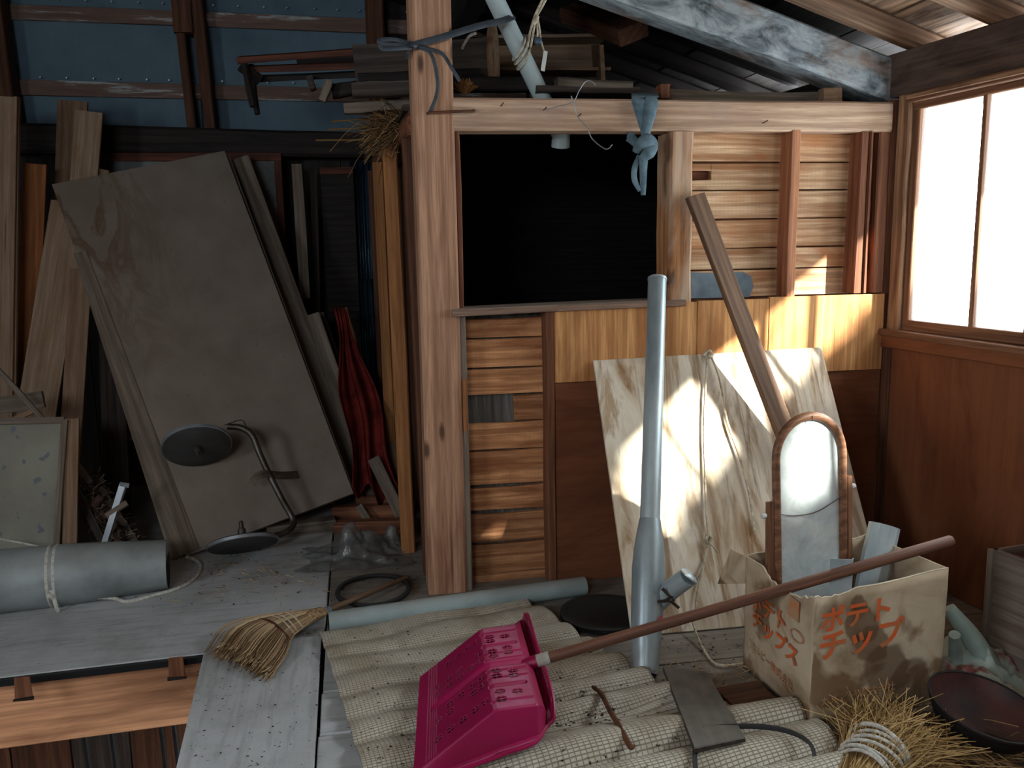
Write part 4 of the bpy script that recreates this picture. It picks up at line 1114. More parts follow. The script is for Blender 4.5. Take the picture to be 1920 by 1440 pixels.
o = surf('blade', 190, 190, sh_fn, M_pink, T((.25, 1.95, .1)), sh, thick=.003, skip=sh_skip)
o['label'] = 'magenta plastic blade with rows of holes'
rim = [sh_fn(0.06, 1.0)]+[sh_fn(u, 1.0)+V((0, -.004, 0)) for u in (.2, .35, .5, .65, .8, .92, 1.0)]
rim += [sh_fn(1.0, v)+V((.004, 0, .004)) for v in (.85, .6, .4, .15, 0.0)]+[sh_fn(u, 0.0)+V((0, .004, 0)) for u in (.9, .7, .45, .2)]
tube('rolled_rim', rim, .0048, M_pink, sh, res=7, sub=3)
h0 = at(985, 1246, Z=.125); h1 = at(1787, 1012, Z=.415)
hd = (h1-h0).normalized()
tube('handle', [h0+hd*.05, lerp(h0, h1, .35), lerp(h0, h1, .7), h1-hd*.006, h1], [.0135, .0135, .0135, .0132, .009], M_handle, sh, res=14)
tube('socket', [h0-hd*.10+V((0, 0, -.012)), h0-hd*.02, h0+hd*.03], [.006, .013, .0165], M_pink, sh, res=12)
tube('socket_tape', [h0+hd*.028, h0+hd*.062], .0158, plain('grey_tape', rgb(176, 176, 168), .7, 0, .2, c2=rgb(140, 134, 120), scale=20), sh, res=14)
lathe('rivet', [(.004, 0), (.004, .004), (.002, .006)], frame(h0+V((0, -.012, .006)), V((1, 0, 0)), V((0, -1, .4))), M_metal, sh, seg=8)

# ---- rusty rod on the mat, boards, strap, dark lid
o = tube('rusty_bar', [at(1112, 1288, Z=.045), at(1128, 1302, Z=.055), at(1145, 1335, Z=.052), at(1166, 1370, Z=.05), at(1182, 1400, Z=.048), at(1190, 1398, Z=.05)], [.005, .006, .0065, .0065, .007, .003], M_rust, None, res=7, sub=4)
tag(o, 'thin rusty iron bar lying across the straw mat pleats beside the shovel', 'iron bar')
slq = [at(1243, 1250, Z=.040), at(1325, 1258, Z=.040), at(1398, 1382, Z=.066), at(1302, 1402, Z=.068)]
o = slab('scrap_board', slq, (0, 0, 1), .012, M_dark_plank, None, xdir=slq[3]-slq[0]); tag(o, 'short dirty grey board on the floor by the foot of the down pipe', 'board')
slq = [at(1338, 1290, Z=.02), at(1420, 1275, Z=.02), at(1480, 1330, Z=.02), at(1400, 1345, Z=.02)]
o = slab('scrap_board', slq, (0, 0, 1), .010, M_stud_dark, None, xdir=slq[1]-slq[0]); tag(o, 'small brown board in front of the cardboard box', 'board')
o = tube('black_strap', [at(1305, 1470, Z=.042), at(1303, 1410, Z=.052), at(1310, 1374, Z=.057), at(1345, 1364, Z=.057), at(1420, 1362, Z=.062), at(1480, 1372, Z=.062), at(1520, 1396, Z=.057), at(1532, 1440, Z=.047), at(1545, 1432, Z=.042), at(1563, 1414, Z=.042)], .006, M_blackrubber, None, res=8, sub=5, flat=(.22, 1), hint=(.1, -.75, .6))
tag(o, 'black rubber strap looping over the mat front', 'strap')
lc = at(1130, 1150, Z=.012)
o = lathe('rubber_disc', [(.001, .012), (.11, .012), (.125, .016), (.132, .014), (.132, 0), (.12, -.002)], T((lc.x, lc.y, .004)), M_blackrubber, None, seg=40)
tag(o, 'flat black round rubber disc on the floor behind the down pipe', 'disc')
# ---- grey pipe lying on the floor
o = None
fp = thing('floor_pipe', 'grey plastic pipe lying on the floor in front of the corner post', 'pipe', at(620, 1190, Z=0))
a0, a1 = at(616, 1166, Z=.036), at(1096, 1098, Z=.032)
fd = (a1-a0).normalized()
tube('pipe_body', [a0, lerp(a0, a1, .5), a1], .0305, M_pvc, fp, res=24)
for c, s in ((a0, -1), (a1, 1)):
    lathe('pipe_bore', [(.0265, 0), (.001, .0005)], frame(c+fd*s*.0006, V((0, 0, 1)), fd*s), M_blackrubber, fp, seg=20)
# ---- hand broom
br = thing('hand_broom', 'worn straw hand broom with red and green binding lying on the floor', 'broom', at(500, 1230, Z=0))
k0, k1 = at(612, 1146, Z=.035), at(520, 1180, Z=.035)
bd = (k1-k0).normalized(); bs = V((0, 0, 1)).cross(bd).normalized()
tube('broom_handle', [k0-bd*.0, at(690, 1112, Z=.028), at(762, 1083, Z=.018)], [.010, .009, .008], M_stick, br, res=10)
tube('grip_band', [k0+bd*(-.012), k0+bd*.006], .0135, plain('blue_band', rgb(92, 112, 122), .7), br, res=10)
# curved bristle fan
e0, e1 = at(405, 1225, Z=.012), at(505, 1272, Z=.010)
ch = []
def bris(t, a, lenf):
    root = k0+bd*.01+bs*(lerp(-.012, .012, t))+V((0, 0, .012*sin(a)))
    waist = lerp(at(505, 1158, Z=.04), at(552, 1192, Z=.022), t)+V((0, 0, .016*sin(a)*sin(pi*t)+.004))
    mid = lerp(at(440, 1178, Z=.045), at(536, 1228, Z=.026), t)+V((0, 0, .020*sin(a)*sin(pi*t)))
    end = lerp(e0, e1, t)+V((0, 0, .016*max(0, sin(a))*sin(pi*t)))
    end = lerp(mid, end, lenf)
    end.z = max(.008, end.z)
    return catmull([root, waist, mid, end], 3)
for i in range(620):
    t = random.random(); a = random.uniform(-.3, pi+.3)
    B0 = bris(t, a, random.uniform(.80, 1.14))
    wob = V((random.gauss(0, .003), random.gauss(0, .003), random.gauss(0, .003)))
    B0 = [p+wob*(q/len(B0)) for q, p in enumerate(B0)]; B0[-1] += wob*2; B0[-1].z = max(.008, B0[-1].z)
    ch.append(sweep(B0, [.0018, .0016, .0010], 3))
for i in range(14):
    t = random.uniform(-.25, 0); B0 = bris(t, .6, random.uniform(.9, 1.2)); B0[-1].z = max(.008, B0[-1].z)
    ch.append(sweep(B0, [.0012, .0011, .0008], 3))
o = multi('bristles', ch, M_bristle_s, T(k0), br); o['kind'] = 'stuff'
for (f, m, r) in ((.30, M_redcloth, .0020), (.26, plain('green_thread', rgb(70, 96, 84), .8), .0020), (.0, M_cord, .0024), (-.12, M_cord, .0024), (-.3, M_cord, .0022)):
    P = []
    for j in range(24):
        q = 2*pi*j/24; t = .5+.5*cos(q)
        B_ = bris(t, pi/2 if sin(q) > 0 else -pi/2, 1)
        kk = 3+f*3; i0 = int(kk)
        p = lerp(B_[i0], B_[i0+1], kk-i0); P.append(p+V((0, 0, .003*sin(q))))
    tube('binding_thread', P, r, m, br, res=5, closed=True)
for i in range(7):
    q = 2*pi*i/7
    pass
tube('plaited_neck', [k0+bd*.0, k0+bd*.02+V((0, 0, .003)), k0+bd*.045+V((0, 0, .002)), k0+bd*.07], [.012, .019, .021, .018], M_bristle, br, res=12, sub=3, flat=(.85, 1.15))
# ---- black hoop
hc = at(700, 1106, Z=.012)
P = [V((hc.x+.118*cos(2*pi*j/48), hc.y+.125*sin(2*pi*j/48), .012)) for j in range(48)]
o = tube('rubber_hoop', P, .008, M_blackrubber, None, res=8, closed=True); tag(o, 'black rubber hoop on the floor around the broom handle tip', 'hoop')
# ================================================================== THINGS, left half
# ---- large leaning hardboard sheet(s)
hBL = at(350, 1043, Z=.004); hBR = at(663, 925, Z=.14)
dd = ray(97, 345); ee = hBR-hBL
hTL = CAM+dd*((hBL-CAM).dot(ee)/dd.dot(ee)); hTR = at(421, 282, Y=(hBR+hTL-hBL).y)
hn = ee.cross(hTL-hBL).normalized()
if hn.y > 0: hn = -hn
o = slab('hardboard_sheet', [hBL, hBR, hTR, hTL], hn, .008, M_hardboard, None, xdir=hTL-hBL)
tag(o, 'large dusty tan hardboard sheet leaning at an angle on the left', 'board')
# second sheet, seen as a grey strip along the left edge and an edge on the right
off = -hn*.022
sx = (hTR-hTL).normalized()
o = slab('hardboard_sheet', [hBL+off-sx*.03, hBR+off+sx*.012, hTR+off+sx*.022-V((0, 0, .01)), hTL+off+sx*.02-V((0, 0, .03))], hn, .008, M_grey_plank, None, xdir=hTL-hBL)
tag(o, 'grey board edge just behind the large tan hardboard sheet', 'board')
o = slab('stained_strip', [lerp(hBL, hTL, .005)+hn*.004-sx*.055, lerp(hBL, hTL, .005)+hn*.004+sx*.05, lerp(hBL, hTL, .80)+hn*.004+sx*.035, lerp(hBL, hTL, .80)+hn*.004-sx*.012], hn, .003, M_grey_plank, None, xdir=hTL-hBL)
tag(o, 'mouldy grey strip along the left edge of the large tan sheet', 'board')
def plank4(name, a, b, w, Ya, Yb, label, mat, t=.018, n=(0, -1, .12), taper=1.0, cat='plank'):
    """plank between two sighted end points at the depths Ya, Yb"""
    p, q = at(*a, Y=Ya), at(*b, Y=Yb)
    if cat == 'plank' and q.z < p.z: q = p+(q-p)*((p.z-.012)/(p.z-q.z))        # down to the floor
    o = beam(name, p, q, w, t, n, mat, None, seg=2, taper=taper, ch=.0015); return tag(o, label, cat)
plank4('grey_plank', (452, 296), (672, 900), .075, 4.22, 3.72, 'narrow grey plank leaning right behind the large tan sheet', M_grey_plank)
plank4('grey_plank', (468, 300), (560, 560), .03, 4.30, 4.1, 'thin grey lath behind the narrow grey plank', M_grey_plank, t=.012)
# framed door panel behind
fd_ = thing('framed_panel', 'old panel with a dark red wooden frame standing behind the tan sheet', 'door panel', at(360, 900, Y=4.36))
fa, fb_, fz = at(188, 295, Y=4.36), at(527, 295, Y=4.36), .1
hbar('frame_rail', fa.x, fb_.x, fa.z-.018, fa.z+.018, 4.35, .025, M_red_dark, fd_)
hbar('frame_rail', fa.x, fb_.x, .02, .07, 4.35, .025, M_red_dark, fd_)
vbar('frame_stile', fb_.x-.034, fb_.x, .0, fb_.z+.018, 4.352, .025, M_red_dark, fd_)
vbar('frame_stile', fa.x, fa.x+.034, .0, fa.z+.018, 4.352, .025, M_red_dark, fd_)
slab('panel_sheet', [(fa.x+.02, 4.365, .04), (fb_.x-.02, 4.365, .04), (fb_.x-.02, 4.365, fb_.z), (fa.x+.02, 4.365, fa.z)], FN, .006, plain('grey_panel', rgb(120, 124, 124), .8, c2=rgb(96, 98, 96)), fd_)
# upright planks at the left edge
plank4('pale_plank', (8, 182), (2, 745), .12, 3.95, 3.75, 'tall pale plank at the far left edge', M_pale_plank, t=.02)
o = plank4('pale_plank', (30, 182), (22, 740), .012, 3.90, 3.70, 'thin pale batten edge beside the far left plank', M_tan_plank, t=.02)
plank4('orange_plank', (66, 308), (50, 760), .088, 4.0, 3.85, 'clean orange plank between the pale far-left plank and the wide tan plank', M_orange_plank)
plank4('tan_plank', (136, 190), (120, 700), .125, 4.22, 4.0, 'tall tan plank rising behind the orange plank with a square top', M_tan_plank)
plank4('tan_plank', (168, 210), (128, 700), .11, 4.12, 3.95, 'tan plank with a slanted top leaning on the tall tan plank', M_pale_plank)
plank4('tan_plank', (195, 318), (180, 420), .05, 4.1, 4.1, 'short brown block behind the top left corner of the tan sheet', M_tan_plank, cat='block')
plank4('wide_plank', (133, 380), (66, 800), .15, 4.0, 3.70, 'wide pale plank leaning left, tapering behind the white framed panel', M_pale_plank)
plank4('brown_plank', (153, 505), (128, 900), .085, 3.88, 3.60, 'brown knotty plank behind the wide pale plank', M_tan_plank)
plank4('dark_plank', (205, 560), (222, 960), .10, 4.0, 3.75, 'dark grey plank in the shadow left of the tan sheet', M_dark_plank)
plank4('dark_plank', (205, 818), (260, 822), .018, 3.9, 3.9, 'thin dark crosspiece behind the tan sheet', M_grey_plank, cat='crosspiece')
# white framed panel lower left
wp = thing('white_framed_panel', 'spotted off-white framed panel leaning at the lower left edge', 'panel', at(60, 1060, Y=3.15))
wTR, wBR = at(122, 787, Y=3.26), at(104, 1062, Y=3.12)
wTL, wBL = wTR+V((-.62, -.02, .02)), wBR+V((-.62, -.02, .0))
wn_ = (wBR-wBL).cross(wTL-wBL).normalized()
if wn_.y > 0: wn_ = -wn_
slab('panel_sheet', [wBL, wBR, wTR, wTL], wn_, .008, M_spot, wp, xdir=wTL-wBL)
dv = (wTR-wBR)
beam('frame_edge', wTL+wn_*.006, wTR+wn_*.006, .024, .016, wn_, M_grey_plank, wp)
beam('frame_edge', wTR+wn_*.006, wBR+wn_*.006, .022, .016, wn_, M_grey_plank, wp)
beam('frame_edge', wTR+wn_*.006+V((.02, .012, 0)), wBR+wn_*.006+V((.045, .012, 0)), .05, .012, wn_, M_tan_plank, wp)
plank4('thin_bar', (-6, 690), (80, 785), .016, 3.30, 3.26, 'thin pale bar slanting above the white framed panel', M_grey_plank, t=.012, cat='bar')
plank4('small_board', (-10, 762), (82, 748), .062, 3.40, 3.40, 'grey-green board lying behind the white framed panel top', M_grey_plank, cat='board')
plank4('small_board', (20, 790), (62, 770), .02, 3.32, 3.32, 'short thin stick behind the white framed panel top', M_pale_plank, cat='stick')
# crate of twigs
cr0 = at(180, 1010, Z=.0)
crt = thing('twig_rack', 'slanted rotten wooden rack full of twigs behind the metal roll', 'rack', (cr0.x, cr0.y+.1, 0))
kA, kB, kC, kD = at(118, 868, Y=3.42), at(165, 880, Y=3.48), at(262, 1030, Y=3.30), at(205, 1040, Y=3.22)
for (p, q) in ((kA, kD), (kB, kC), (kA, kB), (kD, kC)):
    beam('rack_bar', p, q, .026, .02, (0, -1, .3), M_dark_plank, crt)
for k in range(5):
    f = .15+.18*k; beam('rack_slat', lerp(kA, kD, f), lerp(kB, kC, f)+V((0, .02, 0)), .018, .012, (0, -1, .3), M_dark_plank, crt)
ch = []
for i in range(170):
    c = lerp(lerp(kA, kD, random.random()), lerp(kB, kC, random.random()), random.random())+V((0, random.uniform(-.02, .05), 0))
    d = V((random.gauss(0, 1), random.gauss(0, .6), random.gauss(0, 1))).normalized()*random.uniform(.02, .06)
    m = c+V((random.gauss(0, .008), random.gauss(0, .008), random.gauss(0, .008)))
    ch.append(sweep([c-d, m, c+d], random.choice((.0016, .0022, .003)), 4))
o = multi('twigs', ch, mat_strand('twig_strands', [(0, rgb(60, 46, 38)), (1, rgb(132, 112, 94))]), T(cr0), crt); o['kind'] = 'stuff'
for k in range(6):
    c = lerp(lerp(kA, kD, .45+.08*k), lerp(kB, kC, .5+.06*k), .3+.1*(k % 4))
    beam('dry_clod', c, c+V((.035, -.01, .03*(-1)**k)), .022, .02, (0, -1, .2), plain('red_brown_clod', rgb(112, 82, 74), .9) if k == 0 else bpy.data.materials['red_brown_clod'], crt, seg=2, jit=.004, ch=.006)
plank4('stick', (120, 840), (170, 905), .018, 3.36, 3.34, 'short round stick poking from the top of the twig rack', M_grey_plank, cat='stick', t=.014)
# metal bracket
mb = thing('metal_bracket', 'pale grey slotted metal bracket leaning on the twig rack', 'bracket', at(195, 1030, Y=3.15))
m0, m1 = at(190, 1034, Y=3.14), at(230, 908, Y=3.19)
beam('bracket_arm', m0, m1, .022, .004, (-.2, -1, 0), M_discrim, mb, seg=1)
beam('bracket_flange', m0+V((.011, .008, 0)), m1+V((.011, .008, 0)), .004, .018, (-.2, -1, 0), M_discrim, mb, seg=1)
beam('bracket_hook', m1+V((-.008, -.004, .004)), m1+V((.022, -.004, -.006)), .014, .006, (-.2, -1, 0), M_discrim, mb, seg=1)
mm = lerp(m0, m1, .62)
beam('bracket_tab', mm+V((-.03, -.002, -.02)), mm+V((.045, -.002, .022)), .022, .004, (-.2, -1, 0), M_grey_plank, mb, seg=1)
# rolled sheet metal tied with rope
rl = thing('metal_roll', 'thick grey sheet-metal tube tied with white rope on the floor at left', 'tube', at(150, 1130, Z=0))
g0, g1 = at(-60, 1096, Z=.098), at(314, 1058, Z=.082)
tube('roll_body', [g0, lerp(g0, g1, .5), g1], [.104, .101, .084], M_metal_dull, rl, res=36)
gx = (g1-g0).normalized()
gm = frame(g1, V((0, 0, 1)), gx)
lathe('roll_bore', [(.080, .0006), (.001, .0008)], gm, M_blackrubber, rl, seg=30)
for px_ in (92, 104):
    f = (px_+60)/374.0; c = lerp(g0, g1, f); rr = lerp(.104, .084, f)+.004
    P = [c+V((0, 0, 1))*(cos(2*pi*j/30)*rr)+gx.cross(V((0, 0, 1)))*(sin(2*pi*j/30)*rr) for j in range(30)]
    tube('rope_band', P, .0052, M_rope, rl, res=6, closed=True)
kp = lerp(g0, g1, 166/374.0)+V((0, -.092, -.03))
tube('rope_knot', [kp+V((-.01, 0, .02)), kp+V((.012, -.01, .008)), kp+V((-.006, -.012, 0)), kp+V((.006, 0, -.012)), kp+V((.012, -.004, -.04)), kp+V((.016, .0, -.058))], .0062, M_rope, rl, res=6, sub=4)
o = tube('white_rope', [at(182, 1120, Z=.02), at(215, 1122, Z=.006), at(240, 1128, Z=.006), at(290, 1116, Z=.006), at(340, 1100, Z=.006), at(370, 1078, Z=.006), at(375, 1058, Z=.006), at(362, 1048, Z=.01), at(350, 1044, Z=.03)], .0062, M_rope, None, res=7, sub=5)
tag(o, 'white rope end curling across the floor from the metal tube', 'rope')
o = tube('pale_string', [at(-4, 1010, Y=3.05), at(60, 1022, Y=3.05), at(136, 1040, Y=2.96)], .0032, M_rope, None, res=5, sub=3)
tag(o, 'taut pale string crossing the white framed panel', 'string')
# ---- bent-tube frame with two discs
df = thing('disc_stand', 'bent metal tube frame with two round grey discs leaning on the tan sheet', 'stand', at(460, 1050, Z=0))
def onh(x, y, d): return on_plane(x, y, hBL, hn)+hn*d
c1, c2 = onh(368, 853, .13), onh(450, 1034, .17)
lt = at(455, 1040, Z=.02)
def disc(c, n, r, t, parent, knob, kl=1.0):
    n = V(n).normalized(); M = frame(c, V((1, .2, 0)), n)
    o = lathe('disc', [(.001, -t/2), (r-.004, -t/2), (r, -t/2+.003), (r, t/2-.003), (r-.004, t/2), (.001, t/2)], M, M_discface, parent, seg=40)
    lathe('disc_rim', [(r+.0005, -t/2+.003), (r+.003, -t/4), (r+.003, t/4), (r+.0005, t/2-.003)], M, M_discrim, o, seg=40)
    s = knob
    lathe('hub', [(.014, 0), (.016, .010*kl), (.014, .022*kl), (.009, .024*kl), (.008, .036*kl), (.003, .038*kl)], M @ Matrix.Translation((0, 0, s*t/2)) @ (Matrix.Rotation(pi, 4, 'X') if s < 0 else Matrix.Identity(4)), M_steel_dark, o, seg=12)
    return o
disc(c1, RGT*.37-UPV*.75-FWD*.55, .125, .020, df, 1)
disc(c2, RGT*.36-UPV*.86-FWD*.25, .126, .020, df, -1, 2.0)
tube('bent_tube', [onh(424, 818, .13), onh(448, 822, .14), onh(468, 836, .14), onh(482, 868, .13), onh(500, 905, .12), onh(524, 950, .11), onh(541, 978, .10), onh(544, 994, .11), onh(530, 1010, .14), onh(500, 1022, .16)], .0125, M_steel_dark, df, res=10, sub=5)
tube('wire', [onh(418, 817, .14), onh(448, 806, .13), onh(456, 815, .13), onh(458, 830, .14)], .002, M_steel_dark, df, res=5, sub=3)
tube('saddle_strap', [onh(466, 925, .15), onh(476, 912, .16), onh(494, 905, .14), onh(520, 902, .09), onh(556, 892, .02)], .016, M_grey_plank, df, res=8, sub=4, flat=(.16, 1), hint=hn)
# ---- red cloth and planks in the dark gap
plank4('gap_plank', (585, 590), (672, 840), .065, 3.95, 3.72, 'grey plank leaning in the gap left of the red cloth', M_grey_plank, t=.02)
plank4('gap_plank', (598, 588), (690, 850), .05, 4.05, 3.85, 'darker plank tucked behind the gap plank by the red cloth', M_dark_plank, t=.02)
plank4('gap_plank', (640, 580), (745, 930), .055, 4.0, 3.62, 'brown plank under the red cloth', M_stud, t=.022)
plank4('gap_plank', (700, 860), (742, 945), .05, 3.55, 3.45, 'short pale plank end below the red cloth', M_grey_plank, t=.02)
plank4('gap_plank', (735, 830), (752, 950), .035, 3.7, 3.5, 'thin brown plank beside the closet studs', M_tan_plank, t=.02)
def redf(u, v):
    # u across, v down the length
    cx = lerp(636, 708, v**.9); wx = lerp(9, 46, v**.7)
    x = cx+(u-.5)*2*wx*(1-.12*sin(v*9))+4*sin(v*11+u*3)
    y = lerp(577, 932-40*abs(u-.5)+18*sin(u*14), v)
    Y = lerp(3.90, 3.50, v)-.028*sin(u*13+v*2.0)*min(1, v*3)-.01*sin(u*31+v*5)
    return at(x, y, Y=Y)
o = surf('red_cloth', 44, 60, redf, M_redcloth, T(redf(.5, .5)), None, thick=.003); tag(o, 'dark red cloth draped over a leaning plank in the dark gap', 'cloth')
# dark rear shelf posts
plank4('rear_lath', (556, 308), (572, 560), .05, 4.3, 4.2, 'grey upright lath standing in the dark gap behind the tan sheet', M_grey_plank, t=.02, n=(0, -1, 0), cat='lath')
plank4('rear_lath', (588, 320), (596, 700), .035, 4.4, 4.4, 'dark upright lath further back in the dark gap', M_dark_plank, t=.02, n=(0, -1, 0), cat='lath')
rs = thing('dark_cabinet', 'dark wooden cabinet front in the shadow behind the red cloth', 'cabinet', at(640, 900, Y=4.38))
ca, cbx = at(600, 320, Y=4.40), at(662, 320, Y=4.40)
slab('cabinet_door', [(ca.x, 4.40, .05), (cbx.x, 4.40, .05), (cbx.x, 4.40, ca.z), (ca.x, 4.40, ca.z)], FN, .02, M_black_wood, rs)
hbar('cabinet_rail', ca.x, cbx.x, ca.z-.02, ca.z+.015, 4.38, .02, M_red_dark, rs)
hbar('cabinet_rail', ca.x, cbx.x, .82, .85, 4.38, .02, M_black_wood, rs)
# blocks low in the gap
o = beam('timber_block', at(626, 962, Y=3.60), at(775, 955, Y=3.52), .05, .06, (0, 0, 1), M_stud, None, seg=2); tag(o, 'long brown timber lying low behind the plastic bag', 'timber')
o = beam('timber_block', at(500, 1004, Y=3.42), at(628, 990, Y=3.46), .09, .09, (0, 0, 1), M_grey_plank, None, seg=2); tag(o, 'grey timber on the floor under the corner of the tan sheet', 'timber')
o = beam('timber_block', at(626, 990, Y=3.44), at(775, 985, Y=3.30), .055, .06, (0, 0, 1), M_stud, None, seg=2); tag(o, 'short reddish timber on the floor against the plastic bag', 'timber')
o = beam('small_bracket', at(672, 948, Y=3.5), at(690, 978, Y=3.47), .03, .006, (0, -1, .2), M_grey_plank, None, seg=1); tag(o, 'small pale block on the low brown timber', 'block')
# plastic bag
bc = at(668, 1052, Z=0)
def bagf(u, v):
    x = (u-.5)*2; y = (v-.5)*2; r = min(1, sqrt(x*x+y*y))
    n1 = noise.fractal(V((x*2.2, y*2.2, 1.7)), .9, 2.1, 5)
    pk = exp(-((x+.05)**2+(y-.2)**2)*9)*.11 + exp(-((x-.75)**2+(y-.6)**2)*22)*.09
    return V((bc.x+x*.19*(1+.2*n1), bc.y+y*.13*(1+.2*n1)+.03, max(.003, .045*(1-r)*(1+n1)+pk*(1+.8*n1)+.006)))
o = surf('plastic_bag', 50, 50, bagf, M_bag, T(bc), None, thick=0); tag(o, 'crumpled clear plastic bag on the floor by the corner post', 'plastic bag')
# ================================================================== THINGS above
# pale grey pipe tied to the post
tp = thing('tied_pipe', 'pale grey plastic pipe slanting down behind the top beam, tied to the corner post', 'pipe', at(1000, 150, Y=2.83))
e1_ = at(1055, 262, Y=2.90)
e0_ = at(900, -60, Y=2.74)
tube('pipe_body', [e0_, lerp(e0_, e1_, .5), e1_], .0285, M_pvc_top, tp, res=22)
ed = (e1_-e0_).normalized()
lathe('pipe_bore', [(.0285, 0), (.031, .012), (.0315, .034), (.028, .034), (.0265, .0)], frame(e1_-ed*.012, V((1, 0, 0)), ed), M_pvc_top, tp, seg=24)
# cords round the pipe
rc = thing('pipe_cord', 'pale twisted cord wound round the slanting pipe with a hanging tag', 'cord', at(980, 100, Y=2.74))
pj = lerp(e0_, e1_, .50)
import mathutils
def pipe_at_y(py):
    best = min(range(200), key=lambda i: abs(proj_y(lerp(e0_, e1_, i/199))-py)); return lerp(e0_, e1_, best/199)
def proj_y(p):
    d = p-CAM; return 720-F_PX*d.dot(UPV)/d.dot(FWD)
ux = V((1, 0, 0)); ux = (ux-ed*ux.dot(ed)).normalized(); uy = ed.cross(ux)
for k in range(3):
    c = pipe_at_y(92+k*9)
    P = [c+ux*(cos(2*pi*j/24)*.0325)+uy*(sin(2*pi*j/24)*.0325)-ed*(.020*cos(2*pi*j/24)) for j in range(24)]
    tube('cord_turn', P, .0034, M_cord, rc, res=6, closed=True)
for s in (-3, 3):
    tube('cord_strand', [at(992+s, 88, Y=2.77), at(997+s, 60, Y=2.73), at(1004+s*.6, 32, Y=2.68), at(1014+s, 12, Y=2.66), at(1030+s, -20, Y=2.64)], .0036, M_cord, rc, res=6, sub=3)
tube('cord_knot', [at(1000, 45, Y=2.675), at(1004, 38, Y=2.67), at(1008, 30, Y=2.67)], [.006, .010, .006], M_cord, rc, res=8, sub=3)
tube('cord_tail', [at(1008, 34, Y=2.675), at(1012, 55, Y=2.675), at(1014, 75, Y=2.68), at(1020, 95, Y=2.68)], .0028, M_cord, rc, res=6, sub=3)
tube('cord_tail', [at(1006, 34, Y=2.675), at(1008, 60, Y=2.675), at(1007, 76, Y=2.68)], .0028, M_cord, rc, res=6, sub=3)
lathe('bead', [(.002, -.012), (.011, -.008), (.013, 0), (.010, .009), (.003, .013)], T(at(1009, 77, Y=2.68)), plain('blue_bead', rgb(66, 84, 98), .4), rc, seg=12)
beam('paper_tag', at(1023, 96, Y=2.68), at(1017, 133, Y=2.68), .015, .003, (0, -1, 0), M_white, rc, seg=1)
# blue-grey strap round post and pipe
sp = thing('flat_strap', 'dark slate plastic strap tied round the corner post in a bow', 'strap', at(775, 85, Y=2.67))
def S(x, y, Y=2.676): return at(x, y, Y=Y)
tube('strap_band', [S(776, 84), S(828, 70), S(900, 48, 2.71), S(938, 40, 2.725), S(958, 33, 2.76), S(964, 30, 2.79)], .010, M_blackcord, sp, res=8, sub=3, flat=(.18, 1), hint=(0, -1, 0))
for (A, r_) in (([S(776, 86), S(740, 84, 2.66), S(714, 80, 2.65), S(712, 75, 2.65), S(740, 74, 2.66), S(774, 83)], .006), ([S(776, 88), S(745, 91, 2.655), S(718, 92, 2.65), S(712, 84, 2.65)], .006),
             ([S(776, 86), S(800, 94), S(812, 110, 2.67), S(820, 150), S(818, 180), S(806, 211)], .0055), ([S(778, 85), S(806, 92, 2.67), S(830, 102, 2.67), S(846, 126, 2.66), S(862, 152, 2.66)], .0055),
             ([S(776, 86), S(766, 95), S(764, 110, 2.69)], .005)):
    tube('strap_tail', A, r_, M_blackcord, sp, res=8, sub=4, flat=(.25, 1), hint=(0, -1, 0))
tube('strap_knot', [S(769, 84, 2.672), S(776, 86, 2.664), S(782, 84, 2.672)], [.005, .010, .005], M_blackcord, sp, res=8, sub=3)
o = tube('strap_scrap', [at(893, 62, Y=2.9), at(880, 68, Y=2.9), at(872, 80, Y=2.9), at(866, 92, Y=2.9)], .005, M_rope, None, res=6, sub=3, flat=(.3, 1), hint=(0, -1, 0)); tag(o, 'short pale strap scrap hanging right of the corner post top', 'strap')
# rag tied over the beam
rg = thing('tied_rag', 'slate-blue rag knotted over the top beam beside the opening', 'rag', at(1205, 250, Y=2.66))
def G(x, y, Y=2.672): return at(x, y, Y=Y)
tube('rag_strand', [G(1197, 183, 2.682), G(1198, 190, 2.672), G(1203, 215), G(1209, 245, 2.668), G(1211, 262, 2.665)], [.022, .024, .020, .014, .016], M_teal, rg, res=12, sub=4, flat=(.30, 1), hint=(0, -1, 0))
tube('rag_strand', [G(1222, 183, 2.682), G(1222, 190, 2.670), G(1218, 215, 2.666), G(1213, 245, 2.664), G(1211, 262, 2.66)], [.020, .022, .020, .013, .014], M_teal, rg, res=12, sub=4, flat=(.34, 1), hint=(0, -1, 0))
for rx in (1197, 1222): beam('rag_fold', G(rx, 181, 2.678), G(rx, 176, 2.76), .042, .006, (0, 0, 1), M_teal, rg, seg=2)
tube('rag_knot', [G(1192, 286, 2.66), G(1200, 272, 2.650), G(1214, 264, 2.646), G(1224, 272, 2.650), G(1216, 286, 2.648), G(1203, 298, 2.655)], [.012, .020, .023, .018, .022, .012], M_teal, rg, res=12, sub=4, flat=(.7, 1), hint=(0, -1, 0))
tube('rag_tail', [G(1208, 282, 2.66), G(1192, 268, 2.665), G(1180, 256, 2.67), G(1176, 254, 2.67)], [.010, .014, .018, .006], M_teal, rg, res=10, sub=4, flat=(.3, 1), hint=(0, -1, 0))
tube('rag_tail', [G(1207, 292, 2.655), G(1206, 320, 2.66), G(1206, 345, 2.66), G(1206, 366, 2.66)], [.016, .013, .011, .008], M_teal, rg, res=10, sub=4, flat=(.30, 1), hint=(0, -1, 0))
tube('rag_tail', [G(1200, 292, 2.66), G(1190, 315, 2.662), G(1190, 338, 2.662), G(1200, 358, 2.66)], [.010, .010, .010, .007], M_teal, rg, res=10, sub=4, flat=(.28, 1), hint=(0, -1, 0))
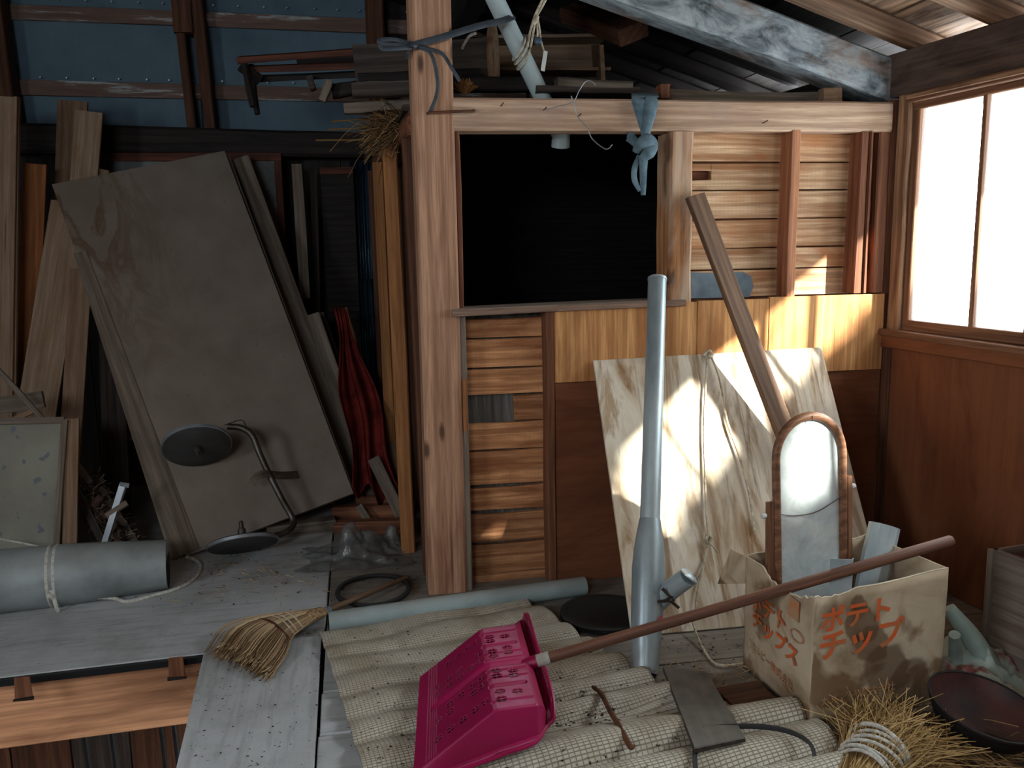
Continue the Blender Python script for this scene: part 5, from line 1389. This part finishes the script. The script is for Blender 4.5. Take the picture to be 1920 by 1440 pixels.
# wires on the beam
o = tube('thin_wire', [at(1020, 206, Y=2.66), at(1045, 200, Y=2.655), at(1074, 191, Y=2.65), at(1086, 170, Y=2.65), at(1098, 153, Y=2.65), at(1110, 153, Y=2.65), at(1117, 161, Y=2.65)], .0014, M_nail, None, res=5, sub=5); tag(o, 'thin pale wire curling up off a nail on the beam', 'wire')
o = tube('thin_wire', [at(1071, 180, Y=2.66), at(1078, 200, Y=2.655), at(1083, 219, Y=2.655), at(1100, 238, Y=2.655), at(1110, 260, Y=2.65), at(1130, 277, Y=2.65), at(1140, 279, Y=2.65), at(1148, 271, Y=2.65)], .0016, M_nail, None, res=5, sub=5); tag(o, 'thin pale wire hanging below a nail on the beam', 'wire')
# ---- junk on top of the closet
wbx = thing('wooden_crate', 'open shallow wooden crate lying on its side on the closet top', 'crate', at(1040, 160, Y=3.3))
A_, B_ = at(925, 86, Y=3.45), at(1125, 82, Y=3.45)
A2, B2 = at(925, 136, Y=3.45), at(1128, 136, Y=3.45)
slab('crate_back', [A2, B2, B_, A_], FN, .012, M_pale_plank, wbx)
beam('crate_top', lerp(A_, B_, 0)+V((0, -.06, .006)), B_+V((0, -.06, .006)), .14, .012, (0, 0, 1), M_pale_plank, wbx)
beam('crate_bottom', A2+V((0, -.06, -.01)), B2+V((0, -.06, -.01)), .14, .012, (0, 0, 1), M_tan_plank, wbx)
slab('crate_side', [at(1128, 152, Y=3.27), at(1112, 138, Y=3.45), at(1108, 84, Y=3.45), at(1124, 84, Y=3.27)], (-1, 0, 0), .016, M_tan_plank, wbx)
def xplank(name, x0, y0, x1, y1, Y, w, t, mat, label, cat='plank', n=(0, -1, 0), Y1=None, bow=0):
    o = beam(name, at(x0, y0, Y=Y), at(x1, y1, Y=Y1 or Y), w, t, n, mat, None, seg=4, bow=bow); return tag(o, label, cat)
xplank('attic_plank', 665, 128, 935, 112, 3.10, .15, .02, M_dark_plank, 'broad dark plank on edge behind the corner post on the closet top')
xplank('attic_plank', 672, 150, 900, 140, 3.02, .04, .04, M_black_wood, 'blackened stick in front of the broad dark plank')
xplank('attic_plank', 660, 170, 800, 165, 2.95, .045, .05, M_dark_plank, 'dark timber end above the side beam left of the post')
xplank('attic_plank', 645, 205, 770, 196, 3.05, .035, .05, M_grey_plank, 'broken grey timber left of the post')
xplank('attic_plank', 820, 160, 1000, 158, 2.92, .045, .05, M_black_wood, 'black timber lying along the top beam right of the post')
xplank('attic_plank', 1000, 172, 1190, 176, 2.86, .02, .12, M_dark_plank, 'thin dark board flat on the closet top behind the beam')
xplank('attic_plank', 1042, 156, 1182, 166, 2.95, .035, .06, M_grey_plank, 'weathered pointed plank on the closet top right of the pipe', )
xplank('attic_plank', 890, 92, 1070, 78, 3.62, .05, .03, M_grey_plank, 'grey board behind the open crate')
xplank('bark_sheet', 1245, 176, 1570, 182, 2.84, .045, .006, M_grey_plank, 'thin curled grey sheet lying along the top of the beam', 'sheet', (0, -1, .6), bow=-.012)
xplank('wood_block', 1243, 160, 1243, 186, 2.78, .032, .05, M_stud, 'small rough block standing on the beam near the rag', 'block')
xplank('wood_block', 1540, 181, 1574, 179, 2.76, .035, .05, M_tan_plank, 'small square block end on the beam under the sloping beam', 'block', (1, 0, 0))
# rails sticking out over the floor
for i, (x0, y0, x1, y1, Y, Y1, w, m, lb) in enumerate(((448, 112, 670, 92, 3.45, 3.3, .022, M_red_dark, 'uppermost dark red rail jutting left from the closet top'), (468, 130, 670, 122, 3.50, 3.36, .022, M_red_dark, 'middle dark red rail jutting left from the closet top'),
        (478, 148, 670, 138, 3.55, 3.4, .02, M_black_wood, 'lowest black rail jutting left from the closet top'), (560, 120, 670, 110, 3.7, 3.6, .05, M_black_wood, 'wide black rail set further back among the jutting rails'))):
    o = beam('jutting_rail', at(x0, y0, Y=Y), at(x1+110, y1-4, Y=Y1), w, .05, (0, -1, -.3), m, None, seg=3); tag(o, lb, 'rail')
hk = thing('drop_handle', 'pair of dark turned legs hanging from the end of the jutting rails', 'rail leg', at(470, 200, Y=3.42))
beam('leg', at(458, 118, Y=3.44), at(474, 200, Y=3.40), .024, .022, (0, -1, 0), M_black_wood, hk, seg=3, ch=.008)
beam('leg', at(470, 122, Y=3.50), at(482, 214, Y=3.46), .022, .022, (0, -1, 0), M_black_wood, hk, seg=3, ch=.008)
beam('cross_piece', at(452, 124, Y=3.46), at(486, 150, Y=3.50), .04, .03, (0, -1, 0), M_black_wood, hk, seg=1)
xplank('rail_block', 578, 158, 590, 155, 3.45, .05, .05, M_dark_plank, 'small dark block hanging under the jutting rails', 'block')
xplank('rail_block', 604, 190, 618, 152, 3.45, .03, .04, M_grey_plank, 'short grey strut under the jutting rails', 'strut')
xplank('rail_block', 622, 172, 670, 165, 3.5, .05, .05, M_black_wood, 'black block under the jutting rails by the post', 'block')
# straw tuft and reeds by the post
ch = []
tc_ = at(722, 240, Y=3.05)
for i in range(420):
    b_ = tc_+V((random.gauss(.03, .03), random.uniform(-.06, .12), random.gauss(0, .028)))
    d = V((-random.uniform(.02, .10), random.gauss(0, .03), random.gauss(-.01, .04)))
    ch.append(sweep([b_, b_+d*.5+V((0, 0, .006)), b_+d], .0012, 3))
o = multi('straw_tuft', ch, M_straw_dark, T(tc_)); tag(o, 'tuft of dry straw sticking out over the side beam left of the post', 'straw', kind='stuff')
for i, (x0, y0, x1, y1, lb) in enumerate(((622, 228, 690, 221, 'upper dry reed sticking out left of the straw tuft'), (615, 243, 690, 238, 'middle dry reed sticking out left of the straw tuft'), (592, 263, 690, 262, 'lowest and longest dry reed left of the straw tuft'))):
    o = tube('dry_reed', [at(x0, y0, Y=3.2), at(x1+25, y1, Y=3.12)], .0032, M_straw, None, res=6); tag(o, lb, 'reed')
ch = []
tc_ = at(873, 178, Y=2.80)
for i in range(90):
    d = V((random.gauss(0, .014), random.gauss(0, .012), random.uniform(.02, .05)))
    ch.append(sweep([tc_, tc_+d*.6+V((random.gauss(0, .004), 0, 0)), tc_+d], .0018, 3))
o = multi('dried_weed', ch, plain('dry_weed', rgb(140, 98, 52), .9), T(tc_)); tag(o, 'small dried weed clump standing on the top beam', 'weed', kind='stuff')
# wooden hoop
P = [at(925, 108, Y=2.98)+V((.028*cos(2*pi*j/40), .10*cos(2*pi*j/40), .105*sin(2*pi*j/40))) for j in range(40)]
o = tube('wooden_hoop', P, .011, M_pale_plank, None, res=8, closed=True, flat=(.3, 1)); tag(o, 'thin pale wooden hoop standing behind the slanting pipe', 'hoop')

# ---- litter
def litter(name, n, region, zf, mat, sz, label, seed):
    rnd = random.Random(seed); ch = []
    for i in range(n):
        x, y = region(rnd); p = at(x, y, Z=zf)
        a = rnd.uniform(0, pi); L = rnd.uniform(*sz); w = L*rnd.uniform(.25, .8); h = w*.5
        dx = V((cos(a), sin(a), rnd.uniform(-.2, .2)))*L; dy = V((-sin(a), cos(a), 0))*w
        v = [p-dx-dy, p+dx-dy*.6, p+dx*.8+dy, p-dx*.7+dy*.8, p-dx*.4+V((0, 0, h)), p+dx*.5+V((0, 0, h*.8))]
        ch.append((v, [(0, 1, 5, 4), (1, 2, 5), (2, 3, 4, 5), (3, 0, 4), (3, 2, 1, 0)]))
    o = multi(name, ch, mat, T(at(900, 1300, Z=0))); tag(o, label, 'debris', kind='stuff'); return o
litter('floor_litter', 150, lambda r: (r.uniform(340, 600), r.uniform(1180, 1440)), .008, M_dirt, (.001, .0035), 'dark crumbs scattered on the grey floor sheet in front', 1)
litter('floor_litter', 200, lambda r: (r.uniform(250, 800), r.gauss(1075, 35)), .003, M_dirt, (.0015, .006), 'dark crumbs scattered on the floor under the tan sheet', 2)
litter('mat_litter', 420, lambda r: (r.uniform(650, 1330), r.uniform(1180, 1440)), .034, M_dirt, (.0012, .005), 'dark crumbs scattered over the straw mat', 3)
litter('mat_litter', 160, lambda r: (r.gauss(1090, 60), r.gauss(1330, 25)), .035, M_dirt, (.0015, .006), 'cluster of dirt on the straw mat right of the shovel', 4)
litter('floor_litter', 200, lambda r: (r.uniform(1240, 1480), r.uniform(1190, 1350)), .004, M_dirt, (.0012, .005), 'dirt crumbs on the floor in front of the cardboard box', 5)
litter('pale_litter', 70, lambda r: (r.uniform(300, 1900), r.uniform(1120, 1440)), .008, M_white, (.001, .003), 'tiny pale flakes scattered over the floor', 6)
ch = []
rnd = random.Random(9)
for i in range(120):
    p = at(rnd.uniform(1250, 1500), rnd.uniform(1240, 1400), Z=.008); a = rnd.uniform(0, pi); L = rnd.uniform(.01, .05)
    ch.append(stick(p, p+V((cos(a)*L, sin(a)*L, .003)), .0009, 3))
for i in range(90):
    p = at(rnd.gauss(470, 70), rnd.gauss(1080, 30), Z=.004); a = rnd.uniform(0, pi); L = rnd.uniform(.01, .04)
    ch.append(stick(p, p+V((cos(a)*L, sin(a)*L, .003)), .0008, 3))
o = multi('straw_bits', ch, M_straw, T(at(1300, 1300, Z=0))); tag(o, 'scattered bits of straw on the floor planks', 'straw', kind='stuff')
